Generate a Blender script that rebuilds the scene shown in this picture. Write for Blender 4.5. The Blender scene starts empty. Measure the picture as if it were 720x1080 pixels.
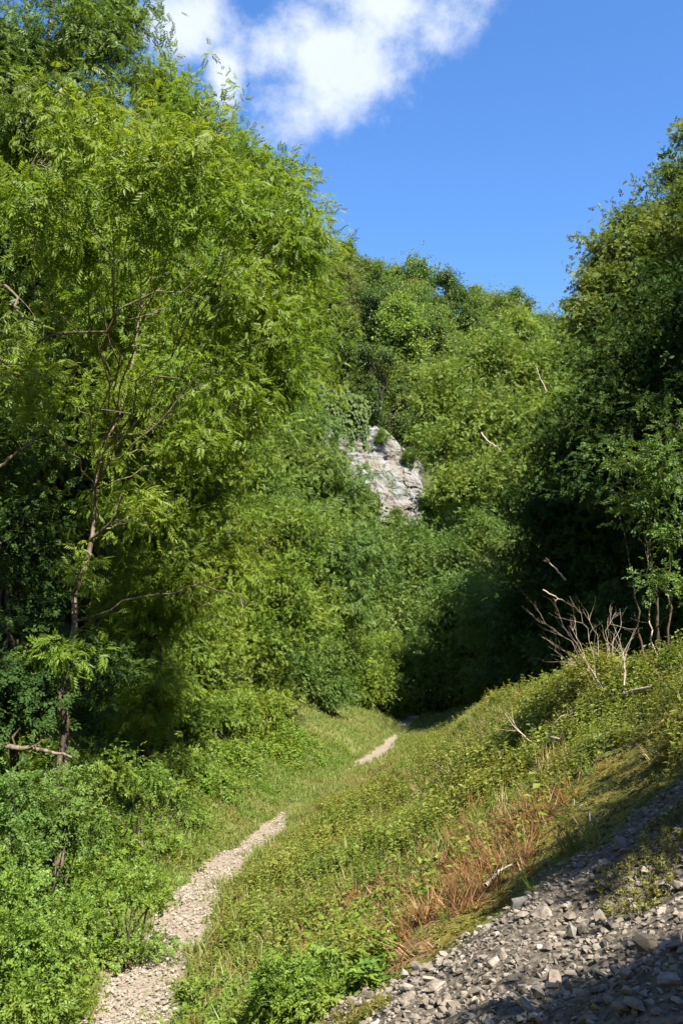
import bpy, bmesh, math, random
import numpy as np
from mathutils import Vector

rng = np.random.default_rng(7)
random.seed(7)
scn = bpy.context.scene
COL = scn.collection

# ------------------------------------------------------------------ camera
TILT = math.radians(10.2)
CAM = np.array([0.0, 0.0, 3.6])
FPX = 1000.0
cF = np.array([0, math.cos(TILT), math.sin(TILT)])
cU = np.array([0, -math.sin(TILT), math.cos(TILT)])
cd = bpy.data.cameras.new('camera')
cd.sensor_fit = 'VERTICAL'
cd.sensor_height = 24.0
cd.lens = 24.0 * FPX / 1080.0
cd.clip_start = 0.1
cd.clip_end = 3000
co = bpy.data.objects.new('camera', cd)
COL.objects.link(co)
co.location = CAM
co.rotation_euler = (math.radians(90) + TILT, 0, 0)
scn.camera = co


def at(u, v, Y):
    """world point that lies Y metres ahead, seen at photo pixel (u, v)"""
    d = cF + (u - 360) / FPX * np.array([1.0, 0, 0]) - (v - 540) / FPX * cU
    return CAM + d * (Y / d[1])


def project(p):
    q = np.asarray(p, float) - CAM
    z = q @ cF
    return 360 + FPX * q[..., 0] / z, 540 - FPX * (q @ cU) / z


# ------------------------------------------------------------------ noise
_perm = np.random.default_rng(3).random((256, 256))


def vnoise(x, y):
    xi = np.floor(x).astype(int); yi = np.floor(y).astype(int)
    fx = x - xi; fy = y - yi
    fx = fx * fx * (3 - 2 * fx); fy = fy * fy * (3 - 2 * fy)
    a = _perm[xi & 255, yi & 255]; b = _perm[(xi + 1) & 255, yi & 255]
    c = _perm[xi & 255, (yi + 1) & 255]; d = _perm[(xi + 1) & 255, (yi + 1) & 255]
    return (a * (1 - fx) + b * fx) * (1 - fy) + (c * (1 - fx) + d * fx) * fy - 0.5


def fbm(x, y, o=4):
    s = 0; a = 1.0
    for k in range(o):
        s = s + a * vnoise(x * 2 ** k + 17 * k, y * 2 ** k + 31 * k); a *= 0.5
    return s


# ------------------------------------------------------------------ terrain
PATH = np.array([(-14, -40), (-7.5, -8), (-4.3, 0), (-2.75, 7), (-2.3, 10), (-2.45, 13), (-2.5, 16), (-2.35, 20), (-1.8, 24),
                 (-1.05, 30), (1.5, 41), (2.8, 50), (4.2, 60), (6.6, 72), (11, 83), (22, 91), (50, 97), (120, 106), (400, 150)], float)


def densify(P, n=4):
    out = []
    for i in range(len(P) - 1):
        p0 = P[max(i - 1, 0)]; p1 = P[i]; p2 = P[i + 1]; p3 = P[min(i + 2, len(P) - 1)]
        for k in range(n):
            t = k / n
            m1 = (p2 - p0) / 2; m2 = (p3 - p1) / 2
            out.append((2 * t**3 - 3 * t**2 + 1) * p1 + (t**3 - 2 * t**2 + t) * m1 + (-2 * t**3 + 3 * t**2) * p2 + (t**3 - t**2) * m2)
    out.append(P[-1])
    return np.array(out)


PD = densify(PATH)


def path_dist(x, y):
    """signed distance to the path (right of it positive) and y of the nearest path point"""
    x = np.asarray(x, float); y = np.asarray(y, float)
    best = np.full(x.shape, 1e18); sd = np.zeros(x.shape); yn = np.zeros(x.shape)
    for i in range(len(PD) - 1):
        a = PD[i]; e = PD[i + 1] - a
        t = np.clip(((x - a[0]) * e[0] + (y - a[1]) * e[1]) / (e @ e), 0, 1)
        px = a[0] + t * e[0]; py = a[1] + t * e[1]
        d2 = (x - px) ** 2 + (y - py) ** 2
        m = d2 < best
        best = np.where(m, d2, best)
        cr = e[0] * (y - a[1]) - e[1] * (x - a[0])
        sd = np.where(m, np.sqrt(d2) * np.where(cr > 0, -1, 1), sd)
        yn = np.where(m, py, yn)
    return sd, yn


def smin(a, b, k):
    h = np.clip(0.5 + 0.5 * (b - a) / k, 0, 1)
    return b * (1 - h) + a * h - k * h * (1 - h)


def height(x, y, detail=True):
    d, yn = path_dist(x, y)
    z0 = .035 * np.maximum(0, np.minimum(yn, 62) - 22)
    Hc = np.interp(yn, [-50, 4, 9, 13, 22, 28, 35, 45, 60, 90, 120], [9, 9, 5.5, 4.0, 3.3, 2.7, 2.2, 1.5, .6, .5, .5])
    r = np.maximum(0, d - .6)
    dc = np.interp(yn, [10, 13, 22, 28, 35, 45, 60, 90], [7.0, 6.6, 5.9, 4.9, 4.2, 3.2, 2.5, 3.0])
    zlin = .60 * r
    zq = Hc * (r / dc) ** 1.9
    wq = np.clip((yn - 9) / 11, 0, 1)
    zr = smin(zlin * (1 - wq) + zq * wq, Hc + .15, .7)
    zr = np.where(d > 0, np.maximum(zr, 0), 0) + 0.72 * np.maximum(0, d - 12.5) * 1.0
    l = np.maximum(0, -d - 0.6)
    zl = 0.5 * np.minimum(l, 4) + 1.22 * np.maximum(0, l - 4.5)
    zl = 53 - np.log1p(np.exp((53 - zl) / 6.0)) * 6.0
    zl = np.maximum(zl, 0)
    zl = zl + 11 * np.exp(-((x + 6) ** 2 + (y - 142) ** 2) / (2 * 24.0 ** 2)) * .55 * np.clip(l / 20, 0, 1)
    z = np.where(d > 0, np.minimum(zr, 45), zl) + z0
    if detail:
        w = np.clip((np.abs(d) - 0.5) / 1.2, 0, 1)
        z = z + w * (0.35 * fbm(x * 0.35, y * 0.35) + 0.10 * fbm(x * 1.7 + 9, y * 1.7, 3)) + 0.05 * fbm(x * 0.9, y * 0.9, 2)
    return z


def hit(u, v, tmax=220):
    """where the line of sight through (u, v) meets the ground"""
    d = cF + (u - 360) / FPX * np.array([1.0, 0, 0]) - (v - 540) / FPX * cU
    t = np.concatenate([np.arange(1.5, 30, 0.03), np.arange(30, tmax, 0.2)])
    p = CAM[None] + t[:, None] * d[None]
    below = p[:, 2] < height(p[:, 0], p[:, 1])
    i = np.argmax(below) if below.any() else len(t) - 1
    return p[i]


def poly_mask(poly, x, y):
    poly = np.asarray(poly)
    inside = np.zeros(np.shape(x), bool)
    n = len(poly)
    for i in range(n):
        x1, y1 = poly[i][:2]; x2, y2 = poly[(i + 1) % n][:2]
        c = ((y1 > y) != (y2 > y)) & (x < (x2 - x1) * (y - y1) / (y2 - y1 + 1e-12) + x1)
        inside ^= c
    return inside


# ------------------------------------------------------------------ mesh helpers
def make_mesh(name, V, quads=None, tris=None, mat=None, smooth=False, attr=None):
    me = bpy.data.meshes.new(name)
    V = np.asarray(V, np.float32)
    quads = np.zeros((0, 4), np.int32) if quads is None else np.asarray(quads, np.int32)
    tris = np.zeros((0, 3), np.int32) if tris is None else np.asarray(tris, np.int32)
    nq, nt = len(quads), len(tris)
    me.vertices.add(len(V)); me.vertices.foreach_set('co', V.ravel())
    me.loops.add(nq * 4 + nt * 3)
    me.loops.foreach_set('vertex_index', np.concatenate([quads.ravel(), tris.ravel()]))
    me.polygons.add(nq + nt)
    st = np.concatenate([np.arange(nq) * 4, nq * 4 + np.arange(nt) * 3]).astype(np.int32)
    me.polygons.foreach_set('loop_start', st)
    me.polygons.foreach_set('use_smooth', np.full(nq + nt, smooth))
    if attr:
        for an, arr in attr.items():
            a = me.color_attributes.new(an, 'FLOAT_COLOR', 'POINT')
            a.data.foreach_set('color', np.asarray(arr, np.float32).ravel())
    me.update(calc_edges=True)
    me.validate()
    if mat:
        me.materials.append(mat)
    return me


def link(name, me, parent=None, loc=(0, 0, 0)):
    o = bpy.data.objects.new(name, me)
    COL.objects.link(o)
    if parent is not None:
        o.parent = parent
    o.location = loc
    return o


def thing(name, label, cat, loc, group=None):
    o = bpy.data.objects.new(name, None)
    o.empty_display_size = 0.3
    COL.objects.link(o)
    o.location = loc
    o['label'] = label; o['category'] = cat
    if group:
        o['group'] = group
    return o


def tag(o, label, cat=None, group=None, kind=None):
    o['label'] = label
    if cat: o['category'] = cat
    if group: o['group'] = group
    if kind: o['kind'] = kind
    return o


class Tubes:
    def __init__(s):
        s.V = []; s.Q = []; s.n = 0

    def add(s, pts, rad, sides=6):
        P = np.asarray(pts, float); n = len(P)
        r = np.asarray(rad, float) * np.ones(n)
        T = np.gradient(P, axis=0)
        T /= np.linalg.norm(T, axis=1)[:, None] + 1e-9
        ref = np.array([1.0, 0, 0]) if abs(T[0, 0]) < 0.8 else np.array([0, 1.0, 0])
        a = np.cross(T, ref[None]); a /= np.linalg.norm(a, axis=1)[:, None] + 1e-9
        b = np.cross(T, a)
        th = np.arange(sides) * 2 * math.pi / sides
        ring = P[:, None] + r[:, None, None] * (np.cos(th)[None, :, None] * a[:, None] + np.sin(th)[None, :, None] * b[:, None])
        s.V.append(ring.reshape(-1, 3))
        i = np.arange(n - 1)[:, None] * sides; k = np.arange(sides)[None]
        k2 = (k + 1) % sides
        q = np.stack([i + k, i + k2, i + sides + k2, i + sides + k], -1).reshape(-1, 4)
        s.Q.append(q + s.n); s.n += n * sides

    def mesh(s, name, mat, origin=(0, 0, 0)):
        if not s.V:
            return None
        return make_mesh(name, np.concatenate(s.V) - np.asarray(origin), np.concatenate(s.Q), mat=mat, smooth=True)


def curve_pts(p0, p1, n=8, sag=0.0, wob=0.05, g=rng):
    p0 = np.asarray(p0, float); p1 = np.asarray(p1, float)
    t = np.linspace(0, 1, n)[:, None]
    L = np.linalg.norm(p1 - p0)
    c = (p0 + p1) / 2 + np.array([0, 0, sag * L])
    P = (1 - t) ** 2 * p0 + 2 * t * (1 - t) * c + t ** 2 * p1
    w = g.normal(0, wob * L, (n, 3)) * np.minimum(t, 1 - t) * 1.2
    return P + w


# leaf templates: x = length, y = width, z = normal
def leaf_simple():
    V = np.array([(0, 0, 0), (.32, .27, .07), (.72, .2, .05), (1, 0, -.06), (.72, -.2, .05), (.32, -.27, .07)])
    return V, np.array([[0, 1, 2, 3], [0, 3, 4, 5]])


def leaf_diamond(w=0.3):
    V = np.array([(0, 0, 0), (.45, w, .08), (1, 0, -.05), (.45, -w, .08)])
    return V, np.array([[0, 1, 2, 3]])


def leaf_ash(pairs=4):
    V = []; Q = []
    def leaflet(o, ang, L, W):
        c, s = math.cos(ang), math.sin(ang)
        b = len(V)
        for (x, y, z) in [(0, 0, 0), (.45, .5, .02), (1, 0, -.12), (.45, -.5, .02)]:
            X = x * L; Y = y * W
            V.append((o + c * X - s * Y, s * X + c * Y, z * L - 0.35 * (o + X) ** 2))
        Q.append([b, b + 1, b + 2, b + 3])
    for k in range(pairs):
        o = 0.22 + 0.17 * k
        for sg in (1, -1):
            leaflet(o, sg * 0.95, 0.36, 0.135)
    leaflet(0.22 + 0.17 * pairs - 0.05, 0, 0.38, 0.14)
    return np.array(V), np.array(Q)


def leaf_spray(n=7, seed=1):
    """small twig tip with simple leaves"""
    g = np.random.default_rng(seed)
    V = []; Q = []
    for k in range(n):
        o = 0.12 + 0.8 * k / n
        ang = (1 if k % 2 else -1) * g.uniform(0.5, 1.1) if k < n - 1 else 0
        L = g.uniform(.28, .4); W = L * .62
        c, s = math.cos(ang), math.sin(ang)
        b = len(V); dz = g.normal(0, .06)
        for (x, y, z) in [(0, 0, 0), (.4, .5, .08), (1, 0, -.15), (.4, -.5, .08)]:
            X = x * L; Y = y * W
            V.append((o + c * X - s * Y, s * X + c * Y, z * L + dz * x - .2 * o * o))
        Q.append([b, b + 1, b + 2, b + 3])
    return np.array(V), np.array(Q)


def frames(a, n):
    a = a / (np.linalg.norm(a, axis=1)[:, None] + 1e-9)
    n = n - (n * a).sum(1)[:, None] * a
    n = n / (np.linalg.norm(n, axis=1)[:, None] + 1e-9)
    b = np.cross(n, a)
    return np.stack([a, b, n], 2)


def scatter(tmpl, pos, R, s):
    tv, tf = tmpl
    N = len(pos)
    V = np.einsum('nij,tj->nti', R, tv) * np.asarray(s).reshape(-1, 1, 1) + pos[:, None]
    F = tf[None] + (np.arange(N) * len(tv))[:, None, None]
    return V.reshape(-1, 3), F.reshape(-1, tf.shape[1])


def merge(parts):
    V = []; F = []; n = 0
    for v, f in parts:
        V.append(v); F.append(f + n); n += len(v)
    return np.concatenate(V), np.concatenate(F)


# ------------------------------------------------------------------ materials
def new_mat(name):
    m = bpy.data.materials.new(name); m.use_nodes = True
    nt = m.node_tree; nt.nodes.clear()
    return m, nt, nt.nodes, nt.links


def leaf_mat(name, c1, c2, c3, trans=0.38, noise=0.45, rough=0.5, objvar=0.0, spec=0.3):
    m, nt, N, L = new_mat(name)
    out = N.new('ShaderNodeOutputMaterial')
    geo = N.new('ShaderNodeNewGeometry')
    ramp = N.new('ShaderNodeValToRGB')
    ramp.color_ramp.elements[0].color = (*c1, 1); ramp.color_ramp.elements[1].color = (*c2, 1)
    L.new(geo.outputs['Random Per Island'], ramp.inputs['Fac'])
    tc = N.new('ShaderNodeTexCoord')
    no = N.new('ShaderNodeTexNoise'); no.inputs['Scale'].default_value = noise; no.inputs['Detail'].default_value = 3
    L.new(tc.outputs['Object'], no.inputs['Vector'])
    mr = N.new('ShaderNodeMapRange'); mr.inputs['From Min'].default_value = .42; mr.inputs['From Max'].default_value = .66
    mr.inputs['To Max'].default_value = 0.85
    L.new(no.outputs['Fac'], mr.inputs['Value'])
    mx = N.new('ShaderNodeMix'); mx.data_type = 'RGBA'
    L.new(mr.outputs['Result'], mx.inputs['Factor']); L.new(ramp.outputs['Color'], mx.inputs['A'])
    mx.inputs['B'].default_value = (*c3, 1)
    col = mx.outputs['Result']
    if objvar:
        oi = N.new('ShaderNodeObjectInfo')
        m2 = N.new('ShaderNodeMapRange'); m2.inputs['To Min'].default_value = 1 - objvar; m2.inputs['To Max'].default_value = 1 + objvar
        L.new(oi.outputs['Random'], m2.inputs['Value'])
        hs = N.new('ShaderNodeHueSaturation')
        L.new(m2.outputs['Result'], hs.inputs['Value']); L.new(col, hs.inputs['Color'])
        m3 = N.new('ShaderNodeMapRange'); m3.inputs['To Min'].default_value = .485; m3.inputs['To Max'].default_value = .515
        w = N.new('ShaderNodeMath'); w.operation = 'FRACT'
        w2 = N.new('ShaderNodeMath'); w2.operation = 'MULTIPLY'; w2.inputs[1].default_value = 13.7
        L.new(oi.outputs['Random'], w2.inputs[0]); L.new(w2.outputs[0], w.inputs[0]); L.new(w.outputs[0], m3.inputs['Value'])
        L.new(m3.outputs['Result'], hs.inputs['Hue'])
        col = hs.outputs['Color']
    pb = N.new('ShaderNodeBsdfPrincipled')
    pb.inputs['Roughness'].default_value = rough
    pb.inputs['Specular IOR Level'].default_value = spec
    L.new(col, pb.inputs['Base Color'])
    tr = N.new('ShaderNodeBsdfTranslucent')
    tint = N.new('ShaderNodeMix'); tint.data_type = 'RGBA'; tint.blend_type = 'MULTIPLY'
    tint.inputs['Factor'].default_value = 1.0
    L.new(col, tint.inputs['A']); tint.inputs['B'].default_value = (1.28, 1.18, 0.6, 1)
    L.new(tint.outputs['Result'], tr.inputs['Color'])
    ms = N.new('ShaderNodeMixShader'); ms.inputs[0].default_value = trans
    L.new(pb.outputs[0], ms.inputs[1]); L.new(tr.outputs[0], ms.inputs[2]); L.new(ms.outputs[0], out.inputs['Surface'])
    return m


def bark_mat(name, c1, c2, scale=6.0, bump=0.5):
    m, nt, N, L = new_mat(name)
    out = N.new('ShaderNodeOutputMaterial'); pb = N.new('ShaderNodeBsdfPrincipled')
    tc = N.new('ShaderNodeTexCoord'); mp = N.new('ShaderNodeMapping'); mp.inputs['Scale'].default_value = (3, 3, 0.8)
    no = N.new('ShaderNodeTexNoise'); no.inputs['Scale'].default_value = scale; no.inputs['Detail'].default_value = 6
    L.new(tc.outputs['Object'], mp.inputs[0]); L.new(mp.outputs[0], no.inputs['Vector'])
    r = N.new('ShaderNodeValToRGB'); r.color_ramp.elements[0].position = .35; r.color_ramp.elements[1].position = .68
    r.color_ramp.elements[0].color = (*c1, 1); r.color_ramp.elements[1].color = (*c2, 1)
    L.new(no.outputs['Fac'], r.inputs['Fac']); L.new(r.outputs['Color'], pb.inputs['Base Color'])
    pb.inputs['Roughness'].default_value = .85; pb.inputs['Specular IOR Level'].default_value = .2
    b = N.new('ShaderNodeBump'); b.inputs['Strength'].default_value = bump; b.inputs['Distance'].default_value = .02
    L.new(no.outputs['Fac'], b.inputs['Height']); L.new(b.outputs[0], pb.inputs['Normal'])
    L.new(pb.outputs[0], out.inputs['Surface'])
    return m


def stone_mat(name, ca, cb, cc, sc=9.0, isl=True):
    m, nt, N, L = new_mat(name)
    out = N.new('ShaderNodeOutputMaterial'); pb = N.new('ShaderNodeBsdfPrincipled')
    tc = N.new('ShaderNodeTexCoord'); geo = N.new('ShaderNodeNewGeometry')
    no = N.new('ShaderNodeTexNoise'); no.inputs['Scale'].default_value = sc; no.inputs['Detail'].default_value = 8
    no.inputs['Roughness'].default_value = .65
    L.new(tc.outputs['Object'], no.inputs['Vector'])
    r = N.new('ShaderNodeValToRGB'); r.color_ramp.elements[0].position = .36; r.color_ramp.elements[1].position = .64
    r.color_ramp.elements[0].color = (*ca, 1); r.color_ramp.elements[1].color = (*cb, 1)
    L.new(no.outputs['Fac'], r.inputs['Fac'])
    mx = N.new('ShaderNodeMix'); mx.data_type = 'RGBA'; mx.inputs['B'].default_value = (*cc, 1)
    mr = N.new('ShaderNodeMapRange'); mr.inputs['From Min'].default_value = .35; mr.inputs['To Max'].default_value = .9
    if isl:
        L.new(geo.outputs['Random Per Island'], mr.inputs['Value'])
    else:
        n2 = N.new('ShaderNodeTexNoise'); n2.inputs['Scale'].default_value = sc * .3; L.new(tc.outputs['Object'], n2.inputs['Vector'])
        L.new(n2.outputs['Fac'], mr.inputs['Value'])
    L.new(mr.outputs['Result'], mx.inputs['Factor']); L.new(r.outputs['Color'], mx.inputs['A'])
    L.new(mx.outputs['Result'], pb.inputs['Base Color'])
    pb.inputs['Roughness'].default_value = .9; pb.inputs['Specular IOR Level'].default_value = .2
    b = N.new('ShaderNodeBump'); b.inputs['Strength'].default_value = .5; b.inputs['Distance'].default_value = .01
    L.new(no.outputs['Fac'], b.inputs['Height']); L.new(b.outputs[0], pb.inputs['Normal'])
    L.new(pb.outputs[0], out.inputs['Surface'])
    return m


M = {}
M['ash'] = leaf_mat('ash_leaf', (.098, .180, .015), (.170, .248, .024), (.205, .255, .026), trans=.52)
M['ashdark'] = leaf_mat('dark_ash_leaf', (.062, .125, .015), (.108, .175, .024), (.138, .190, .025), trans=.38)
M['yellow'] = leaf_mat('yellow_green_leaf', (.070, .145, .016), (.160, .230, .026), (.190, .235, .026), trans=.44, noise=.5)
M['mid'] = leaf_mat('mid_green_leaf', (.060, .130, .022), (.115, .185, .034), (.140, .190, .030), trans=.44, noise=.3)
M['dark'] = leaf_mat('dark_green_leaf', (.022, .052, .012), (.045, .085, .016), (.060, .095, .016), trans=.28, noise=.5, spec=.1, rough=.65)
M['hillA'] = leaf_mat('hill_leaf_green', (.068, .130, .022), (.125, .190, .032), (.150, .195, .032), trans=.4, noise=.3, objvar=.22)
M['hillB'] = leaf_mat('hill_leaf_olive', (.095, .122, .026), (.145, .168, .036), (.170, .172, .042), trans=.38, noise=.3, objvar=.2)
M['hillC'] = leaf_mat('hill_leaf_deep', (.052, .105, .022), (.085, .140, .028), (.110, .152, .028), trans=.38, noise=.3, objvar=.2)
M['hillD'] = leaf_mat('hill_leaf_bright', (.095, .165, .022), (.155, .225, .032), (.180, .225, .032), trans=.42, noise=.3, objvar=.15)
M['herb'] = leaf_mat('herb_leaf', (.105, .155, .020), (.195, .225, .038), (.205, .195, .036), trans=.42, noise=.6)
M['bramble'] = leaf_mat('bramble_leaf', (.055, .130, .016), (.165, .240, .028), (.165, .215, .026), trans=.4, noise=.8)
M['grass'] = leaf_mat('grass_blade', (.110, .170, .026), (.190, .225, .050), (.210, .200, .060), trans=.42, noise=.5)
M['drygrass'] = leaf_mat('dry_grass_blade', (.165, .092, .034), (.270, .160, .065), (.210, .110, .040), trans=.3, noise=.9)
M['leafy'] = leaf_mat('leafy_herb', (.080, .150, .020), (.155, .220, .032), (.175, .205, .030), trans=.42, noise=.8)
M['straw'] = leaf_mat('straw_grass', (.20, .165, .065), (.32, .26, .11), (.24, .15, .07), trans=.3, noise=.8)
M['moss'] = leaf_mat('moss_tuft', (.085, .095, .015), (.170, .140, .022), (.080, .100, .018), trans=.15, noise=1.3)
M['ivy'] = leaf_mat('ivy_leaf', (.020, .050, .014), (.040, .080, .020), (.05, .09, .02), trans=.15, rough=.35, spec=.5)
M['hangivy'] = leaf_mat('hanging_ivy_leaf', (.045, .085, .022), (.090, .130, .036), (.10, .13, .035), trans=.25, spec=.12, rough=.65)
M['bark'] = bark_mat('grey_brown_bark', (.055, .040, .026), (.19, .15, .105))
M['barkdark'] = bark_mat('dark_bark', (.030, .022, .014), (.10, .075, .05))
M['barkpale'] = bark_mat('pale_bark', (.12, .095, .065), (.34, .28, .20))
M['dead'] = bark_mat('dead_wood', (.20, .155, .105), (.42, .35, .26), scale=12)
M['scree'] = stone_mat('limestone_scree', (.07, .057, .042), (.27, .235, .19), (.14, .112, .08), 7)
M['pebble'] = stone_mat('path_limestone', (.16, .132, .10), (.32, .272, .21), (.24, .20, .15), 20)

# ------------------------------------------------------------------ regions on the ground (world polygons)
def region(pix):
    return np.array([hit(u, v)[:2] if not isinstance(u, str) else v for u, v in pix])


SCREE_EDGE = [(300, 1079), (380, 1052), (440, 1020), (500, 985), (560, 945), (620, 905), (668, 872), (719, 832)]
sc_e = region(SCREE_EDGE)
SCREE = np.concatenate([sc_e, [sc_e[-1] + (2.5, 1.8), (9, 4), (8, -6), (-3.0, -6), (-2.6, 1.0), (-1.6, 4.0)]])
DRY = region([(335, 985), (380, 945), (430, 922), (490, 915), (530, 880), (575, 845), (600, 842), (570, 885), (530, 925), (480, 972), (430, 1012), (370, 1035), (340, 1020)])
MOSS = region([(500, 955), (560, 890), (600, 845), (640, 790), (690, 755), (719, 740), (719, 835), (660, 875), (600, 915), (540, 955), (480, 1000), (420, 1035), (380, 1050), (420, 1010)])


def path_half(y):
    """half width of bare path, fading under grass further on"""
    return np.interp(y, [0, 10, 14, 19, 23, 25.5, 27.5, 35, 38, 46, 49, 53, 56, 62, 70, 90], [.55, .50, .43, .38, .30, .16, -.1, -.1, .30, .32, .05, .05, .35, .42, .4, .2])


# ------------------------------------------------------------------ ground
def axis(segs):
    out = []
    for a, b, n in segs:
        out.append(np.linspace(a, b, n, endpoint=False))
    return np.concatenate(out + [[segs[-1][1]]])


gx = axis([(-420, -60, 24), (-60, -14, 50), (-14, -6, 50), (-6, 7, 160), (7, 16, 50), (16, 70, 50), (70, 420, 24)])
gy = axis([(-300, -20, 20), (-20, 2, 40), (2, 22, 180), (22, 50, 140), (50, 130, 90), (130, 220, 40), (220, 600, 24)])
GX, GY = np.meshgrid(gx, gy, indexing='ij')
GZ = height(GX, GY)
d_, yn_ = path_dist(GX, GY)
pw = path_half(GY) + .25 * fbm(GX * 1.6, GY * 1.6, 3)
m_path = np.clip((pw + .12 - np.abs(d_)) / .15, 0, 1) * (GY < 95)
GZ = GZ - .03 * m_path
def jit(x, y):
    return x + .55 * fbm(x * 1.3, y * 1.3, 4), y + .75 * fbm(x * 1.3 + 40, y * 1.3, 4)


JX, JY = jit(GX, GY)
m_sc = poly_mask(SCREE, JX, JY).astype(float)
m_dry = poly_mask(DRY, JX, JY).astype(float)
m_moss = poly_mask(MOSS, JX, JY).astype(float)
attr = np.stack([m_sc, m_dry, m_moss, m_path], -1).reshape(-1, 4)
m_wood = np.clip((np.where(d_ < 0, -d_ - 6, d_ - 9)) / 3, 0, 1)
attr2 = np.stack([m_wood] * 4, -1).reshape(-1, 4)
nx, ny = len(gx), len(gy)
ii = (np.arange(nx - 1)[:, None] * ny + np.arange(ny - 1)[None]).ravel()
gq = np.stack([ii, ii + ny, ii + ny + 1, ii + 1], -1)


def ground_mat():
    m, nt, N, L = new_mat('ground_soil')
    out = N.new('ShaderNodeOutputMaterial'); pb = N.new('ShaderNodeBsdfPrincipled')
    at_ = N.new('ShaderNodeAttribute'); at_.attribute_name = 'zones'
    sep = N.new('ShaderNodeSeparateColor'); L.new(at_.outputs['Color'], sep.inputs[0])
    tc = N.new('ShaderNodeTexCoord')
    no = N.new('ShaderNodeTexNoise'); no.inputs['Scale'].default_value = 1.6; no.inputs['Detail'].default_value = 8; no.inputs['Roughness'].default_value = .7
    L.new(tc.outputs['Object'], no.inputs['Vector'])
    nf = N.new('ShaderNodeTexNoise'); nf.inputs['Scale'].default_value = 22; nf.inputs['Detail'].default_value = 6
    L.new(tc.outputs['Object'], nf.inputs['Vector'])
    base = N.new('ShaderNodeValToRGB'); e = base.color_ramp.elements
    e[0].position = .35; e[0].color = (.060, .075, .018, 1); e[1].position = .68; e[1].color = (.125, .130, .038, 1)
    L.new(no.outputs['Fac'], base.inputs['Fac'])
    col = base.outputs['Color']

    def over(col, fac, c1, c2, tex):
        r = N.new('ShaderNodeValToRGB'); r.color_ramp.elements[0].position = .38; r.color_ramp.elements[1].position = .62
        r.color_ramp.elements[0].color = (*c1, 1); r.color_ramp.elements[1].color = (*c2, 1)
        L.new(tex.outputs['Fac'], r.inputs['Fac'])
        x = N.new('ShaderNodeMix'); x.data_type = 'RGBA'
        L.new(fac, x.inputs['Factor']); L.new(col, x.inputs['A']); L.new(r.outputs['Color'], x.inputs['B'])
        return x.outputs['Result']
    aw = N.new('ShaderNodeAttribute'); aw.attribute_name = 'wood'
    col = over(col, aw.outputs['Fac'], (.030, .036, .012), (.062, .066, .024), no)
    col = over(col, sep.outputs['Blue'], (.055, .062, .014), (.150, .115, .024), no)
    col = over(col, sep.outputs['Green'], (.110, .075, .030), (.20, .13, .055), nf)
    col = over(col, sep.outputs['Red'], (.050, .042, .030), (.13, .110, .08), nf)
    col = over(col, at_.outputs['Alpha'], (.14, .113, .082), (.26, .215, .16), nf)
    L.new(col, pb.inputs['Base Color']); pb.inputs['Roughness'].default_value = .95; pb.inputs['Specular IOR Level'].default_value = .1
    b = N.new('ShaderNodeBump'); b.inputs['Strength'].default_value = .7; b.inputs['Distance'].default_value = .03
    L.new(nf.outputs['Fac'], b.inputs['Height']); L.new(b.outputs[0], pb.inputs['Normal'])
    L.new(pb.outputs[0], out.inputs['Surface'])
    return m


# the ground is one sheet; the cells of the bare path are split off as a sheet of their own
pathq_mask = (m_path.reshape(-1)[gq].max(1) > .35) & (GY.reshape(-1)[gq].max(1) < 95) & (GY.reshape(-1)[gq].min(1) > -20)
GV = np.stack([GX, GY, GZ], -1).reshape(-1, 3)
gmat = ground_mat()
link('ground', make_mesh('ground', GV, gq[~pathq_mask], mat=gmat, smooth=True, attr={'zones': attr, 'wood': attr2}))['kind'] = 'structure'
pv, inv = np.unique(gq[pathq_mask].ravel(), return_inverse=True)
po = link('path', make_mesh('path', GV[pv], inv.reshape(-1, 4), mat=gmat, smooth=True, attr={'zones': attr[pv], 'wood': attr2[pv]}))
po['kind'] = 'structure'


# ------------------------------------------------------------------ trees
T_ASH = leaf_ash(4)
T_SIMPLE = leaf_simple()
T_DIA = leaf_diamond(.3)
T_SPRAY = leaf_spray(7, 1)
T_SPRAY2 = leaf_spray(6, 5)


def lobe_leaves(lobes, tmpl, size, area, lai, g, per=6, droop=.25, flat=.7, shell=.5, up=.7, nj=.6, fuzz=.30):
    """clumps through every lobe; each clump a few leaf sprays round a twig tip"""
    P = []; A = []; Nn = []; S = []; clumps = []
    for (c, r, f) in lobes:
        n = max(6, int(4 * math.pi * r * r * lai * f / (area * size * size * per)))
        dr = g.normal(size=(n, 3)); dr /= np.linalg.norm(dr, axis=1)[:, None]
        rad = g.random(n) ** shell * (1 + fuzz * g.normal(size=n).clip(-1.4, 1.8))
        # uneven outline: the lobe bulges and dents with direction
        ph = g.uniform(0, 6, 3)
        bump = 1 + .22 * np.sin(3 * dr[:, 0] + ph[0]) * np.sin(4 * dr[:, 1] + ph[1]) + .18 * np.sin(5 * dr[:, 2] + ph[2])
        cc = np.asarray(c) + dr * (rad * r * bump)[:, None] * np.array([1, 1, .82])
        clumps.append((cc, dr))
        k = per
        cp = np.repeat(cc, k, 0); dp = np.repeat(dr, k, 0)
        m = len(cp)
        off = g.normal(size=(m, 3)) * np.array([1, 1, flat]) * size * .55
        a = dp * .55 + g.normal(size=(m, 3)) * .6 + off / (size * 1.2) * .6; a[:, 2] -= droop
        nn = np.array([0, 0, up])[None] + g.normal(size=(m, 3)) * nj + dp * .35
        P.append(cp + off); A.append(a); Nn.append(nn); S.append(size * g.uniform(.7, 1.25, m))
    return np.concatenate(P), np.concatenate(A), np.concatenate(Nn), np.concatenate(S), clumps


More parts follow.
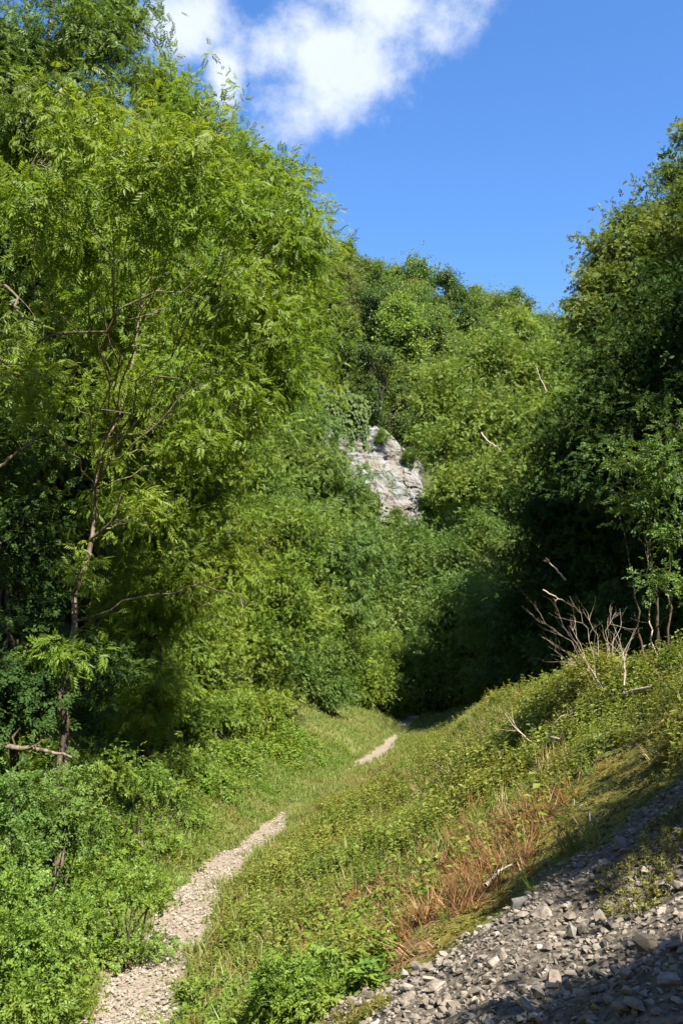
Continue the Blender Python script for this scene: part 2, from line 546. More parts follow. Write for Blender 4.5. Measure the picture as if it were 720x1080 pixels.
def build_tree(name, label, cat, trunk, r0, lobes, tmpl, size, area, lai, leafm, barkm, seed, group=None, per=6,
               droop=.25, shell=.5, twigs=.25, up=.7, extra_stems=(), extra_limbs=(), limb_r=.35, sub='limb'):
    """trunk: world points from the ground up; lobes: (world centre, radius, fullness)"""
    g = np.random.default_rng(seed)
    trunk = np.asarray(trunk, float)
    b = trunk[0].copy()
    b[2] = height(b[0:1], b[1:2])[0] - .06
    trunk = np.concatenate([[b], trunk[1:]])
    root = thing(name, label, cat, b, group)
    n = 18
    t = np.linspace(0, 1, len(trunk)); tt = np.linspace(0, 1, n)
    P = np.stack([np.interp(tt, t, trunk[:, k]) for k in range(3)], -1)
    L = np.linalg.norm(P[-1] - P[0])
    P[1:-1] += g.normal(0, .0045 * L, (n - 2, 3))
    R = r0 * (1 - .82 * tt ** .8); R[0] *= 1.35; R[1] *= 1.1
    tb = Tubes(); tb.add(P, R, 9)
    link('trunk', tb.mesh('trunk', barkm, b), root)
    for st in extra_stems:
        st = np.asarray(st, float); st[0, 2] = height(st[0:1, 0], st[0:1, 1])[0] - .05
        ts = np.linspace(0, 1, len(st)); t2 = np.linspace(0, 1, 12)
        Q = np.stack([np.interp(t2, ts, st[:, k]) for k in range(3)], -1)
        Q[1:-1] += g.normal(0, .01 * L, (10, 3))
        e = Tubes(); e.add(Q, r0 * .7 * (1 - .8 * t2), 7)
        link('stem', e.mesh('stem', barkm, b), root)
    for st in extra_limbs:
        st = np.asarray(st, float)
        ts = np.linspace(0, 1, len(st)); t2 = np.linspace(0, 1, 12)
        Q = np.stack([np.interp(t2, ts, st[:, k]) for k in range(3)], -1)
        Q[1:-1] += g.normal(0, .012 * np.linalg.norm(Q[-1] - Q[0]), (10, 3))
        e = Tubes(); e.add(Q, min(r0 * .38, .034) * (1 - .75 * t2), 6)
        for j in range(4):
            i = g.integers(4, 11); dv = Q[i] - Q[i - 1]; dv /= np.linalg.norm(dv)
            e.add(curve_pts(Q[i], Q[i] + (dv + g.normal(0, .5, 3)) * g.uniform(.3, .7), 5, .05, .06, g), min(r0 * .12, .011) * (1 - .7 * np.linspace(0, 1, 5)), 4)
        link('limb', e.mesh('limb', barkm, b), root)
    lp, la, ln, ls, clumps = lobe_leaves(lobes, tmpl, size, area, lai, g, per=per, droop=droop, shell=shell, up=up)
    for (c, r, f), (cc, dr) in zip(lobes, clumps):
        c = np.asarray(c)
        hd = np.linalg.norm(P[:, :2] - c[:2], axis=1)
        cost = np.linalg.norm(P - c, axis=1) + 1.6 * np.maximum(0, P[:, 2] - c[2] + .45 * hd)
        i = int(np.argmin(cost[3:])) + 3
        lt = Tubes()
        lim = curve_pts(P[i], c, 9, sag=-.06 if c[2] > P[i, 2] else .1, wob=.05, g=g)
        rr = max(.012, min(R[i] * .75, limb_r * r0 * (.6 + r * .2)))
        lt.add(lim, rr * (1 - .75 * np.linspace(0, 1, 9)), 6)
        k = max(3, int(len(cc) * twigs)); k = min(k, 70)
        for j in g.choice(len(cc), min(k, len(cc)), replace=False):
            s0 = lim[g.integers(4, 9)]
            tw = curve_pts(s0, cc[j], 5, sag=.05, wob=.06, g=g)
            lt.add(tw, rr * .22 * (1 - .8 * np.linspace(0, 1, 5)) + .0025, 4)
        link(sub, lt.mesh(sub, barkm, b), root)
    V, F = scatter(tmpl, lp, frames(la, ln), ls)
    link('crown', make_mesh('crown', V - b, F, mat=leafm), root)
    return root


def px_lobes(spec, mpp=True):
    """(u, v, depth, radius[, fullness])"""
    return [(at(s[0], s[1], s[2]), s[3], s[4] if len(s) > 4 else 1.0) for s in spec]


A_ASH, A_SPRAY, A_DIA = .22, .20, .30

NEAR = []      # (u, v, radius px, depth) of near crowns, to leave out hill trees that nobody can see


def near(spec):
    for s in spec:
        NEAR.append((s[0], s[1], FPX * s[3] / s[2], s[2]))
    return px_lobes(spec)


# slender ash whose pale trunk leans up through the left side
build_tree('ash_tree', 'slender ash with visible leaning trunk and long open limbs beside the path', 'tree',
           [at(68, 790, 14.6), at(76, 665, 14.6), at(94, 570, 14.6), at(108, 500, 14.6), at(126, 430, 14.8), at(150, 330, 15.2), at(166, 210, 16)], .06,
           near([(150, 250, 15.5, 1.0), (225, 205, 16, 1.0), (285, 232, 16, .9), (312, 262, 15.6, .6), (240, 305, 15, 1.0), (290, 345, 15.6, .75),
                 (120, 335, 16, .9, .7), (190, 395, 15, .9, .7), (255, 425, 15.5, .8, .8), (85, 250, 12.6, .95), (200, 160, 10, .5, .7), (130, 190, 10, .55, .7), (242, 225, 10.4, .42, .7), (80, 130, 10, .55, .7), (300, 205, 10.6, .3, .6), (170, 250, 10.5, .45, .6), (30, 210, 10.2, .55, .7), (155, 165, 16, 1.0), (45, 410, 12.4, .6, .6),
                 (300, 400, 16, .6), (205, 470, 15, .6, .6), (120, 470, 14.2, .35, .5), (85, 600, 14.0, .35, .5), (140, 400, 14.3, .3, .5), (70, 690, 13.6, .4, .6), (150, 540, 14.6, .5, .5), (330, 245, 15.6, .3)]),
           T_ASH, .20, A_ASH, .85, M['ash'], M['bark'], 11, shell=.6, twigs=.12,
           extra_limbs=[[at(108, 500, 14.6), at(140, 470, 14.2), at(182, 430, 13.9), at(215, 386, 13.6)], [at(126, 430, 14.8), at(112, 385, 14.2), at(95, 345, 13.6), at(92, 300, 13.3)],
                        [at(80, 655, 14.6), at(125, 636, 14.2), at(190, 622, 14), at(240, 606, 13.9)], [at(95, 570, 14.6), at(120, 548, 14.3), at(128, 520, 14.2)]])

build_tree('ash_tree', 'tallest darker ash filling the upper left corner against the cloud', 'tree',
           [at(-60, 760, 17), at(-40, 560, 17), at(0, 360, 17), at(30, 160, 17), at(60, -40, 17.5)], .16,
           near([(20, 50, 17, 1.2), (85, 40, 17, 1.0), (125, 10, 17.6, .8), (130, 55, 17.3, .45), (30, 140, 16.5, 1.2), (-30, 110, 17, 1.4), (60, -50, 17.6, 1.3), (100, 115, 17, .9),
                 (20, 260, 16, 1.3), (-20, 380, 15.5, 1.2), (-40, 240, 16.5, 1.4), (70, 190, 16.6, 1.0)]),
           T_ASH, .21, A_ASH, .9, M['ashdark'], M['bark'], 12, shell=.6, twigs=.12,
           extra_limbs=[[at(-30, 470, 17), at(0, 410, 15), at(40, 360, 13.6), at(100, 345, 12.6), at(160, 315, 12.3), at(215, 288, 12.2)],
                        [at(-20, 330, 17), at(5, 300, 15), at(20, 325, 13.6), at(45, 350, 13)], [at(-20, 240, 17), at(10, 230, 15), at(30, 190, 14.4), at(60, 150, 14.2)]])

build_tree('ash_tree', 'broad sunlit ash behind the slender leaning ash', 'tree',
           [at(150, 720, 23), at(165, 560, 23), at(190, 380, 23), at(215, 220, 23), at(205, 120, 23)], .13,
           near([(195, 135, 23, 1.4), (165, 95, 23, 1.1), (215, 180, 22.5, 1.5), (255, 180, 22.5, 1.2), (295, 195, 22.5, 1.0), (235, 270, 22, 1.8), (150, 220, 22, 1.9),
                 (300, 285, 22, 1.5), (312, 330, 22, .9), (210, 350, 22, 1.9), (130, 320, 22, 1.8), (285, 385, 22, 1.4), (230, 440, 21.5, 1.5), (150, 430, 21.5, 1.6), (150, 540, 22, 1.3), (205, 520, 22.5, 1.2), (180, 620, 22.5, 1.2), (135, 700, 22, 1.0), (150, 745, 21.5, .8), (170, 725, 21.8, .8), (235, 600, 23.5, 1.0), (150, 640, 23, 1.2)]),
           T_ASH, .235, A_ASH, .95, M['ash'], M['barkdark'], 13, shell=.6, twigs=.1)

build_tree('hawthorn_tree', 'low yellow green hawthorn spreading beneath the ash limbs', 'tree',
           [at(246, 780, 38), at(250, 690, 38), at(246, 600, 38), at(240, 500, 38.5)], .09,
           near([(180, 560, 35, 1.8), (240, 555, 36, 1.8), (290, 620, 37, 1.8), (200, 625, 34, 1.7), (150, 610, 33, 1.5), (318, 650, 38, 1.6), (260, 500, 38, 1.9),
                 (310, 560, 40, 1.9), (130, 655, 32, 1.4), (215, 690, 34, 1.6), (265, 670, 36, 1.6), (180, 500, 37, 1.8), (240, 735, 35, 1.2), (165, 715, 32, 1.3), (285, 725, 38, 1.2)]),
           T_SPRAY, .19, A_SPRAY, .95, M['yellow'], M['bark'], 14, per=5, shell=.6, twigs=.08,
           extra_stems=[[at(255, 780, 38), at(275, 690, 38), at(295, 600, 38.5)]])

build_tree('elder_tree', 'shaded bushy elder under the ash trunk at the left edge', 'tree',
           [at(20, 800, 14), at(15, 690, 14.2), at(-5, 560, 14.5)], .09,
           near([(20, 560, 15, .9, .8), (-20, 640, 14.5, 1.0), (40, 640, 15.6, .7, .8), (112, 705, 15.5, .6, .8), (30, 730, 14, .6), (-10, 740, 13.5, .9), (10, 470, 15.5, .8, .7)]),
           T_SPRAY, .2, A_SPRAY, 1.0, M['dark'], M['barkdark'], 15, per=5, twigs=.15,  # very dark leaf colour stands in for the shade of the left hollow
           extra_stems=[[at(-10, 800, 14), at(5, 690, 14.1), at(0, 600, 14.3)], [at(55, 790, 13.8), at(62, 740, 13.8), at(70, 700, 13.9)]])

build_tree('ash_tree', 'loose mid green ash in front of the limestone crag', 'tree',
           [at(300, 720, 53), at(305, 620, 53), at(318, 530, 53), at(325, 440, 53)], .16,
           near([(330, 500, 52, 2.6), (290, 480, 51, 2.8), (358, 525, 53, 2.1), (345, 578, 51, 2.6), (298, 560, 48, 2.7), (376, 580, 53, 1.9), (318, 452, 53, 2.0), (272, 540, 49, 2.5), (330, 630, 51, 2.2), (290, 640, 49, 2.2), (362, 635, 53, 2.0)]),
           T_ASH, .42, A_ASH, 1.1, M['mid'], M['bark'], 16, shell=.6, twigs=.06)

build_tree('ash_tree', 'rounded dull green ash just below the pale crag', 'tree',
           [at(405, 720, 74), at(412, 650, 74), at(424, 580, 74)], .18,
           near([(418, 600, 74, 2.7), (448, 622, 74, 2.7), (398, 628, 72, 2.4), (430, 572, 75, 2.2), (458, 588, 78, 2.4), (425, 655, 72, 2.4), (450, 665, 74, 2.0)]),
           T_SPRAY, .36, A_SPRAY, 1.2, M['mid'], M['bark'], 17, per=5, twigs=.06)


build_tree('ash_tree', 'broad pale green ash crown on the slope right of the crag', 'tree',
           [at(540, 640, 84), at(538, 560, 84), at(530, 480, 84), at(525, 400, 84)], .25,
           near([(470, 405, 85, 3.0), (515, 375, 86, 3.2), (560, 395, 86, 3.3), (592, 430, 85, 3.2), (545, 445, 83, 3.4), (495, 445, 83, 3.2), (462, 470, 82, 2.6), (520, 500, 80, 3.0), (570, 490, 80, 3.0),
                 (600, 375, 87, 2.8), (480, 515, 80, 2.4), (545, 345, 88, 2.4), (455, 430, 84, 2.2), (610, 480, 82, 2.6)]),
           T_SPRAY, .42, A_SPRAY, 1.15, M['hillD'], M['barkdark'], 18, per=5, twigs=.05)
def build_shrub(name, label, spec, leafm, seed, size=.16, lai=1.3, tmpl=None, barkm=None, group=None, cat='shrub', foot=None, stems=4):
    lob = near(spec)
    g = np.random.default_rng(seed)
    c = np.mean([l[0] for l in lob], axis=0) if foot is None else np.asarray(foot)
    base = np.array([c[0], c[1], height(c[0:1], c[1:2])[0] - .05])
    gz = height(np.array([l[0][0] for l in lob]), np.array([l[0][1] for l in lob]))
    lob = lob + [(np.array([l[0][0], l[0][1], z0 + max(.3 * (l[0][2] - z0), l[1] * .6)]), l[1] * .9, .8) for l, z0 in zip(lob, gz) if l[0][2] - z0 > 1.5 * l[1]]
    root = thing(name, label, cat, base, group)
    tb = Tubes()
    for l in lob:
        for k in range(2):
            tip = l[0] + g.normal(0, .35 * l[1], 3)
            P = curve_pts(base + g.normal(0, .12, 3) * (1, 1, 0), tip, 8, sag=.05, wob=.05, g=g)
            tb.add(P, .03 * (1 - .8 * np.linspace(0, 1, 8)) * (.6 + .4 * l[1]), 5)
    link('stem', tb.mesh('stem', barkm or M['barkdark'], base), root)
    tm = tmpl or T_SPRAY
    lp, la, ln, ls, _ = lobe_leaves(lob, tm, size, A_SPRAY, lai, g, per=5)
    V, F = scatter(tm, lp, frames(la, ln), ls)
    link('foliage', make_mesh('foliage', V - base, F, mat=leafm), root)
    return root


# bright bushes beside the far path, left bank
build_shrub('hazel_bush', 'bright rounded bush beside the far bend of the path', [(378, 690, 58, 1.6), (405, 683, 60, 1.5), (392, 718, 58, 1.4), (365, 722, 57, 1.3), (425, 700, 61, .9), (345, 665, 57, 1.5)], M['yellow'], 21, .2)
build_shrub('hazel_bush', 'dull green bush left of the bright rounded bush', [(335, 690, 47, 1.4), (318, 715, 46, 1.2), (350, 728, 47, 1.0), (300, 690, 45, 1.4)], M['mid'], 22, .18)
build_shrub('hawthorn_bush', 'yellow tinged bush beneath the low hawthorn', [(250, 750, 33, .8), (228, 752, 32, .7), (280, 748, 35, .8), (205, 765, 29, .6)], M['yellow'], 23, .16)
build_shrub('bramble_bush', 'tangled shady bramble bush below the leaning ash trunk', [(125, 815, 17, .45), (90, 815, 15.5, .45), (160, 825, 19, .4), (200, 805, 22, .45)], M['bramble'], 24, .13, lai=.8, tmpl=T_SPRAY2)
build_shrub('bramble_bush', 'dark bramble bush beside the path that shades its bend', [(165, 940, 13.2, .24), (140, 935, 13, .26), (105, 925, 12.8, .28)], M['bramble'], 25, .12, lai=.8, tmpl=T_SPRAY2)
build_shrub('bramble_bush', 'deep shaded bramble bush at the left edge beneath the fallen branch', [(40, 860, 12.3, .45), (85, 875, 12.8, .36), (10, 840, 12, .45), (20, 900, 11.5, .4), (60, 830, 13, .36)], M['mid'], 26, .14, lai=.8, tmpl=T_SPRAY2)
build_shrub('bramble_bush', 'low bright bramble bush nearest the camera on the left bank', [(20, 990, 9.5, .35), (60, 1010, 9.6, .32), (30, 1050, 9.0, .3), (0, 940, 10, .4), (75, 960, 10.5, .3)], M['bramble'], 27, .11, lai=.8, tmpl=T_SPRAY2)
build_shrub('dogwood_bush', 'small leafy bush with pale tips at the right of the low path', [(330, 1030, 7.6, .22), (310, 1060, 7.4, .2), (350, 1055, 7.3, .18), (290, 1040, 7.8, .18)], M['bramble'], 28, .10)

# right side: dark trees on the bench
build_tree('sycamore_tree', 'tall sycamore whose sunlit top rises highest at the right edge', 'tree',
           [at(730, 700, 46.5), at(726, 560, 46.5), at(722, 420, 46.5), at(722, 280, 46.5), at(722, 170, 46.5)], .2,
           near([(640, 268, 45, 1.5), (628, 302, 44.5, 1.3), (620, 338, 44, 1.2), (662, 235, 45.5, 1.3), (716, 225, 45.8, 1.95), (682, 275, 45.0, 1.80), (650, 300, 44.2, 1.35), (708, 180, 46.5, 0.90, .7), (722, 140, 46.5, 0.90, .7), (635, 322, 44.2, 0.90), (750, 190, 46.5, 2.40), (690, 310, 44.2, 2.10), (655, 345, 44.2, 1.80), (700, 250, 45.0, 1.80), (730, 290, 45.0, 2.70), (760, 260, 46.5, 3.00)]),
           T_SPRAY, .34, A_SPRAY, 1.2, M['hillA'], M['barkdark'], 30, per=5, twigs=.1)
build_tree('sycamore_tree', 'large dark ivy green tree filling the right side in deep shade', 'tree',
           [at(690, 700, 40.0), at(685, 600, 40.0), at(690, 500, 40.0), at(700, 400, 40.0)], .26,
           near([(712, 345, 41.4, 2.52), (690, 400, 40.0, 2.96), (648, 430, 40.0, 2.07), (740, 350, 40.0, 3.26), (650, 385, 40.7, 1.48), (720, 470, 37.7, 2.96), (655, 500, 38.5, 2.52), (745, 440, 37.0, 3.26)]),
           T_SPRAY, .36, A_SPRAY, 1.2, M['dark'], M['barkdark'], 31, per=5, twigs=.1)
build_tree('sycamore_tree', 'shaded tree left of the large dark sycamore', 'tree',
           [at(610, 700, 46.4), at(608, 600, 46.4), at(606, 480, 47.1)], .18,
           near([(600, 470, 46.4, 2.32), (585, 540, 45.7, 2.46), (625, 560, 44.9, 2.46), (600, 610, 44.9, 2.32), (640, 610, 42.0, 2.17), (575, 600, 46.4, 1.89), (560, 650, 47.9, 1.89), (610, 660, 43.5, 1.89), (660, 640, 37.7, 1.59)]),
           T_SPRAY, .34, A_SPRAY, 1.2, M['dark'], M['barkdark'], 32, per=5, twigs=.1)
build_tree('hawthorn_tree', 'open hawthorn with scattered sunlit sprays at the right edge', 'tree',
           [at(694, 690, 14), at(690, 620, 13.8), at(676, 545, 13.6), at(684, 470, 13.6)], .032,
           near([(692, 478, 13.4, .4, .8), (715, 500, 13.2, .5, .8), (655, 482, 13.8, .28, .7), (720, 450, 13.3, .4, .7), (680, 530, 13.5, .4, .6), (712, 560, 13.1, .4, .6), (690, 610, 13.1, .3, .6), (720, 615, 12.8, .3, .6), (660, 530, 14, .3, .5)]),
           T_SPRAY2, .13, A_SPRAY, .5, M['mid'], M['barkdark'], 33, per=4, twigs=.35,
           extra_stems=[[at(705, 690, 13.6), at(704, 620, 13.6), at(712, 540, 13.4)], [at(680, 690, 14.2), at(668, 620, 14.2), at(652, 530, 14.3)]])
# valley floor thicket where the dale turns
build_shrub('hazel_bush', 'shaded bush closing the valley behind the end of the path', [(475, 660, 66, 2.4), (500, 690, 64, 2.0), (458, 705, 68, 1.5), (442, 690, 70, 1.6), (428, 716, 68, 1.3), (420, 700, 70, 1.3), (520, 650, 58, 2.2), (490, 630, 64, 2.0)], M['mid'], 41, .3)
build_shrub('hazel_bush', 'shaded bush right of the valley gap under the dark trees', [(545, 680, 55.0, 2.12), (570, 700, 50.0, 1.75), (530, 710, 55.0, 1.50), (560, 640, 52.5, 2.12), (590, 690, 45.0, 1.50)], M['hillC'], 42, .26)
build_shrub('hazel_bush', 'sunlit pale bush at the mouth of the dark gap', [(510, 560, 72, 2.0), (540, 575, 70, 1.7), (485, 585, 72, 1.8)], M['mid'], 43, .3)

# ------------------------------------------------------------------ trees out of the picture, up the slope, that shade scree and right bank
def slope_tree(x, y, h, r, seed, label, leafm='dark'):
    g = np.random.default_rng(seed)
    z = height(np.array([x]), np.array([y]))[0]
    b = np.array([x, y, z])
    lob = []
    for k in range(9):
        a = g.uniform(0, 6.28); q = g.uniform(.2, .75) * r
        lob.append((b + np.array([math.cos(a) * q, math.sin(a) * q, h * g.uniform(.38, .9)]), r * g.uniform(.38, .55), 1.0))
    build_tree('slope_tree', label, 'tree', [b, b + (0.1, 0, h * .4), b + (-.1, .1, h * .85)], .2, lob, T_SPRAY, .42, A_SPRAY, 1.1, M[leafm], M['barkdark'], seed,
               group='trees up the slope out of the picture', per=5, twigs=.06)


for i, (x, y, h, r) in enumerate([(18.2, 34.5, 20, 4.4), (21.5, 38, 20, 4.8), (16.5, 28, 17, 3.3), (23, 31, 18, 4.5), (20.5, 25, 15, 4)]):
    slope_tree(x, y, h, r, 60 + i, 'tall slope tree standing outside the picture to the right')
build_tree('slope_tree', 'slope tree whose shade falls on the upper scree and moss', 'tree', [(7.4, 3.4, 5), (7.0, 3.3, 7), (6.4, 3.2, 9.6)], .12,
           [(np.array(c[:3]) + (-.65, -.4, 0), c[3], .8) for c in [(5.7, 2.4, 9.2, .55), (6.2, 2.2, 9.4, .6), (5.8, 1.85, 9.3, .5), (6.6, 2.4, 9.7, .7), (7.7, 4.4, 10.1, .65), (8.3, 4.9, 10.5, .7), (7.3, 3.5, 9.8, .65)]],
           T_SPRAY, .3, A_SPRAY, 1.1, M['mid'], M['barkdark'], 71, per=5, twigs=.06)
build_tree('slope_tree', 'slope tree behind the viewer that shades the lower scree', 'tree', [(5.6, -1.8, 4), (5.3, -1.5, 6), (5.0, -1.1, 9.3)], .12,
           [(np.array(c[:3]) + (-.65, -.4, 0), c[3], .8) for c in [(4.5, -1.2, 9, .65), (5.3, -1.0, 9.2, .65), (4.8, -1.8, 9, .9), (5.8, -1.6, 9, .9), (3.8, -1.4, 8.8, .55), (4.0, -2.2, 9, .8), (3.2, -2.1, 8.7, .6)]],
           T_SPRAY, .3, A_SPRAY, 1.2, M['mid'], M['barkdark'], 72, per=5, twigs=.06)

# ------------------------------------------------------------------ limestone crag
def build_crag():
    base = at(388, 482, 104)
    W, H = 14.0, 15.5
    nu, nv = 130, 140
    U, Vv = np.meshgrid(np.linspace(-.5, .5, nu), np.linspace(-.5, .5, nv), indexing='ij')
    # a leaning wedge: high and narrow on the left, stepping down to the right
    top = np.interp(U, [-.5, -.36, -.22, .0, .2, .36, .5], [.42, .44, .38, .27, .19, .08, -.05])
    top = top + .10 * fbm(U * 8, U * 0 + 3.3, 4)
    X = U * W + .5 * fbm(U * 4 + 9, Vv * 5, 3)
    Z = (Vv + .5) * (top + .5) * H - .5 * H
    # bedding planes and near vertical joints: blocks stepped against each other
    a1 = X * .5 + .12 * Z + .8 * fbm(X * .3, Z * .3, 2); l1 = Z * .42 - .10 * X + .5 * fbm(X * .4 + 7, Z * .4, 2)
    a2 = X * 1.3 + .2 * Z + 1.0 * fbm(X * .5 + 3, Z * .5, 2); l2 = Z * .95 + .1 * X + .8 * fbm(X * .5, Z * .5 + 5, 2)
    h1 = _perm[(np.floor(a1).astype(int) * 7) & 255, (np.floor(l1).astype(int) * 13) & 255]
    h2 = _perm[(np.floor(a2).astype(int) * 5) & 255, (np.floor(l2).astype(int) * 11 + 3) & 255]
    D = .16 * h1 + .12 * h2 - .9 * np.abs(fbm(X * .45 + 3, Z * .16, 4)) - .5 * np.abs(fbm(X * .25 + 13, Z * .8, 4)) + 1.4 * fbm(X * .2 + 5, Z * .2, 3) + .30 * fbm(X * 1.6, Z * 1.1, 4)
    D += -.30 * Z - 1.2 * np.clip((np.abs(U) - .42) / .08, 0, 1) ** 2 - .6 * np.clip((Vv - .45) / .05, 0, 1) ** 2
    n = np.array([.28, -.96, 0]); n /= np.linalg.norm(n); s = np.array([.96, .28, 0])
    V = base + X[..., None] * s + Z[..., None] * np.array([0, 0, 1.0]) + D[..., None] * n
    V = V.reshape(-1, 3)
    q = (np.arange(nu - 1)[:, None] * nv + np.arange(nv - 1)[None]).ravel()
    Q = np.stack([q, q + nv, q + nv + 1, q + 1], -1)
    # give it depth: a back skin joined along the rim
    back = V + np.array([-1.4, 5, -.5])
    nV = len(V)
    Qb = Q[:, ::-1] + nV
    idx = np.arange(nu * nv).reshape(nu, nv)
    rim = np.concatenate([idx[:, 0], idx[-1, 1:], idx[-2::-1, -1], idx[0, -2:0:-1]])
    r2 = np.roll(rim, -1)
    Qr = np.stack([rim, rim + nV, r2 + nV, r2], -1)
    m, nt, N, L = new_mat('limestone_crag')
    out = N.new('ShaderNodeOutputMaterial'); pb = N.new('ShaderNodeBsdfPrincipled'); tc = N.new('ShaderNodeTexCoord')
    mp = N.new('ShaderNodeMapping'); mp.inputs['Scale'].default_value = (1, 1, .35); L.new(tc.outputs['Object'], mp.inputs[0])
    n1 = N.new('ShaderNodeTexNoise'); n1.inputs['Scale'].default_value = .55; n1.inputs['Detail'].default_value = 9; n1.inputs['Roughness'].default_value = .65
    L.new(mp.outputs[0], n1.inputs['Vector'])
    r = N.new('ShaderNodeValToRGB'); e = r.color_ramp.elements
    e[0].position = .3; e[0].color = (.07, .065, .055, 1); e[1].position = .74; e[1].color = (.19, .19, .188, 1)
    x = e.new(.45); x.color = (.135, .118, .092, 1)
    x = e.new(.56); x.color = (.16, .157, .152, 1)
    L.new(n1.outputs['Fac'], r.inputs['Fac']); L.new(r.outputs[0], pb.inputs['Base Color'])
    pb.inputs['Roughness'].default_value = .9
    n2 = N.new('ShaderNodeTexNoise'); n2.inputs['Scale'].default_value = 1.8; n2.inputs['Detail'].default_value = 8
    L.new(mp.outputs[0], n2.inputs['Vector'])
    b = N.new('ShaderNodeBump'); b.inputs['Strength'].default_value = .8; b.inputs['Distance'].default_value = .4
    L.new(n2.outputs['Fac'], b.inputs['Height']); L.new(b.outputs[0], pb.inputs['Normal'])
    L.new(pb.outputs[0], out.inputs['Surface'])
    me = make_mesh('limestone_crag', np.concatenate([V, back]) - base, np.concatenate([Q, Qb, Qr]), mat=m)
    o = link('limestone_crag', me, loc=base)
    tag(o, 'pale grey limestone crag face showing through the trees on the hillside', 'rock face')
    return V.reshape(nu, nv, 3), n


crag, cragn = build_crag()


def leaf_mesh_thing(name, label, cat, pos, a, n, s, tmpl, mat, group=None):
    base = pos.mean(0)
    V, F = scatter(tmpl, pos, frames(a, n), s)
    o = link(name, make_mesh(name, V - base, F, mat=mat), loc=base)
    return tag(o, label, cat, group)


def hanging_ivy():
    g = np.random.default_rng(8)
    P = []; A = []
    for k in range(16):
        u = 318 + k * 4.4 + g.normal(0, 1); v0 = 405 + k * .8 + g.uniform(-8, 10); v1 = 446 + k * .7 + g.uniform(-22, 18)
        m = 150
        t = g.random(m)
        pts = np.array([at(u + g.normal(0, 1.4), v0 + (v1 - v0) * q, 98) for q in t])
        pts += g.normal(0, .16, (m, 3))
        P.append(pts); A.append(np.tile([0, -.25, -1.0], (m, 1)) + g.normal(0, .3, (m, 3)))
    P = np.concatenate(P); A = np.concatenate(A)
    nn = np.tile([.3, -1, .35], (len(P), 1)) + g.normal(0, .3, P.shape)
    leaf_mesh_thing('hanging_ivy', 'curtain of grey green ivy hanging over the top of the crag', 'ivy', P, A, nn, g.uniform(.35, .7, len(P)), T_DIA, M['hangivy'])


hanging_ivy()

# ------------------------------------------------------------------ wooded hillside
def proto_tree(seed, h=11.0, r=3.3, leaf=.23, lai=1.2, wide=1.0, low=.16, nl=20, big=(.26, .55), fuzz=.5):
    g = np.random.default_rng(seed)
    lob = []
    for k in range(nl):
        a = g.uniform(0, 6.28); tz = g.uniform(low, .92)
        prof = math.sin(math.pi * min(1, (tz * .78 + .2))) ** .7
        q = g.uniform(.1, .8) * r * prof * wide
        lob.append((np.array([math.cos(a) * q, math.sin(a) * q, h * tz]), r * g.uniform(*big) * (0.55 + .45 * prof), g.uniform(.6, 1.2)))
    tr = Tubes()
    P = curve_pts((0, 0, -1.0), (g.normal(0, .3), g.normal(0, .3), h * .85), 10, 0, .03, g)
    tr.add(P, .2 * (1 - .8 * np.linspace(0, 1, 10)), 6)
    for c, rr, f in lob:
        i = int(np.clip(c[2] / h * 9 - 2, 1, 8))
        tr.add(curve_pts(P[i], c, 6, -.05, .05, g), .07 * (1 - .7 * np.linspace(0, 1, 6)), 5)
    lp, la, ln, ls, _ = lobe_leaves(lob, T_DIA, leaf, A_DIA, lai, g, per=6, shell=.45, flat=.7, nj=.55, up=.55, fuzz=fuzz * .8)
    V, F = scatter(T_DIA, lp, frames(la, ln), ls)
    return tr.mesh('trunk', M['barkdark']), make_mesh('crown', V, F, mat=M['hillA'])


PROTO = [proto_tree(101), proto_tree(102, wide=1.25, nl=30, big=(.16, .36)), proto_tree(103, h=12, r=3.1, nl=26, big=(.2, .5), fuzz=.6), proto_tree(104, wide=1.1, r=3.6, nl=14, big=(.35, .6)),
         proto_tree(105, h=10, r=3.6, wide=1.2, lai=.8, fuzz=.7), proto_tree(106, h=12.5, r=3.7, nl=34, big=(.16, .38), lai=1.0, fuzz=.6), proto_tree(107, h=8.5, r=3.8, wide=1.2, nl=24, leaf=.2)]
HILLMATS = {'hillA': 'mid green', 'hillB': 'olive', 'hillC': 'deep green', 'hillD': 'fresh bright green'}
placed = []


def hill_candidates():
    g = np.random.default_rng(77)
    c = []
    for y in np.arange(18, 190, 4.7):
        for x in np.arange(-70, 90, 4.7):
            X = x + g.uniform(-1.7, 1.7); Y = y + g.uniform(-1.7, 1.7)
            d, yn = path_dist(np.array([X]), np.array([Y])); d = d[0]
            if d > -7 and not (d > 14 and Y > 40):
                continue
            z = height(np.array([X]), np.array([Y]))[0]
            s = g.uniform(.62, 1.0) if g.random() < .4 else g.uniform(1.0, 1.5)
            u, v = project((X, Y, z + 6 * s))
            if u < -60 or u > 780 or v < -150:
                continue
            if 548 < u < 596 and v < 345:
                continue
            if Y < 45 and X > -8:
                continue
            c.append((X, Y, z, s, u, v, g.uniform(0, 6.28), g.integers(0, 7), g.random()))
    return sorted(c, key=lambda q: q[1])


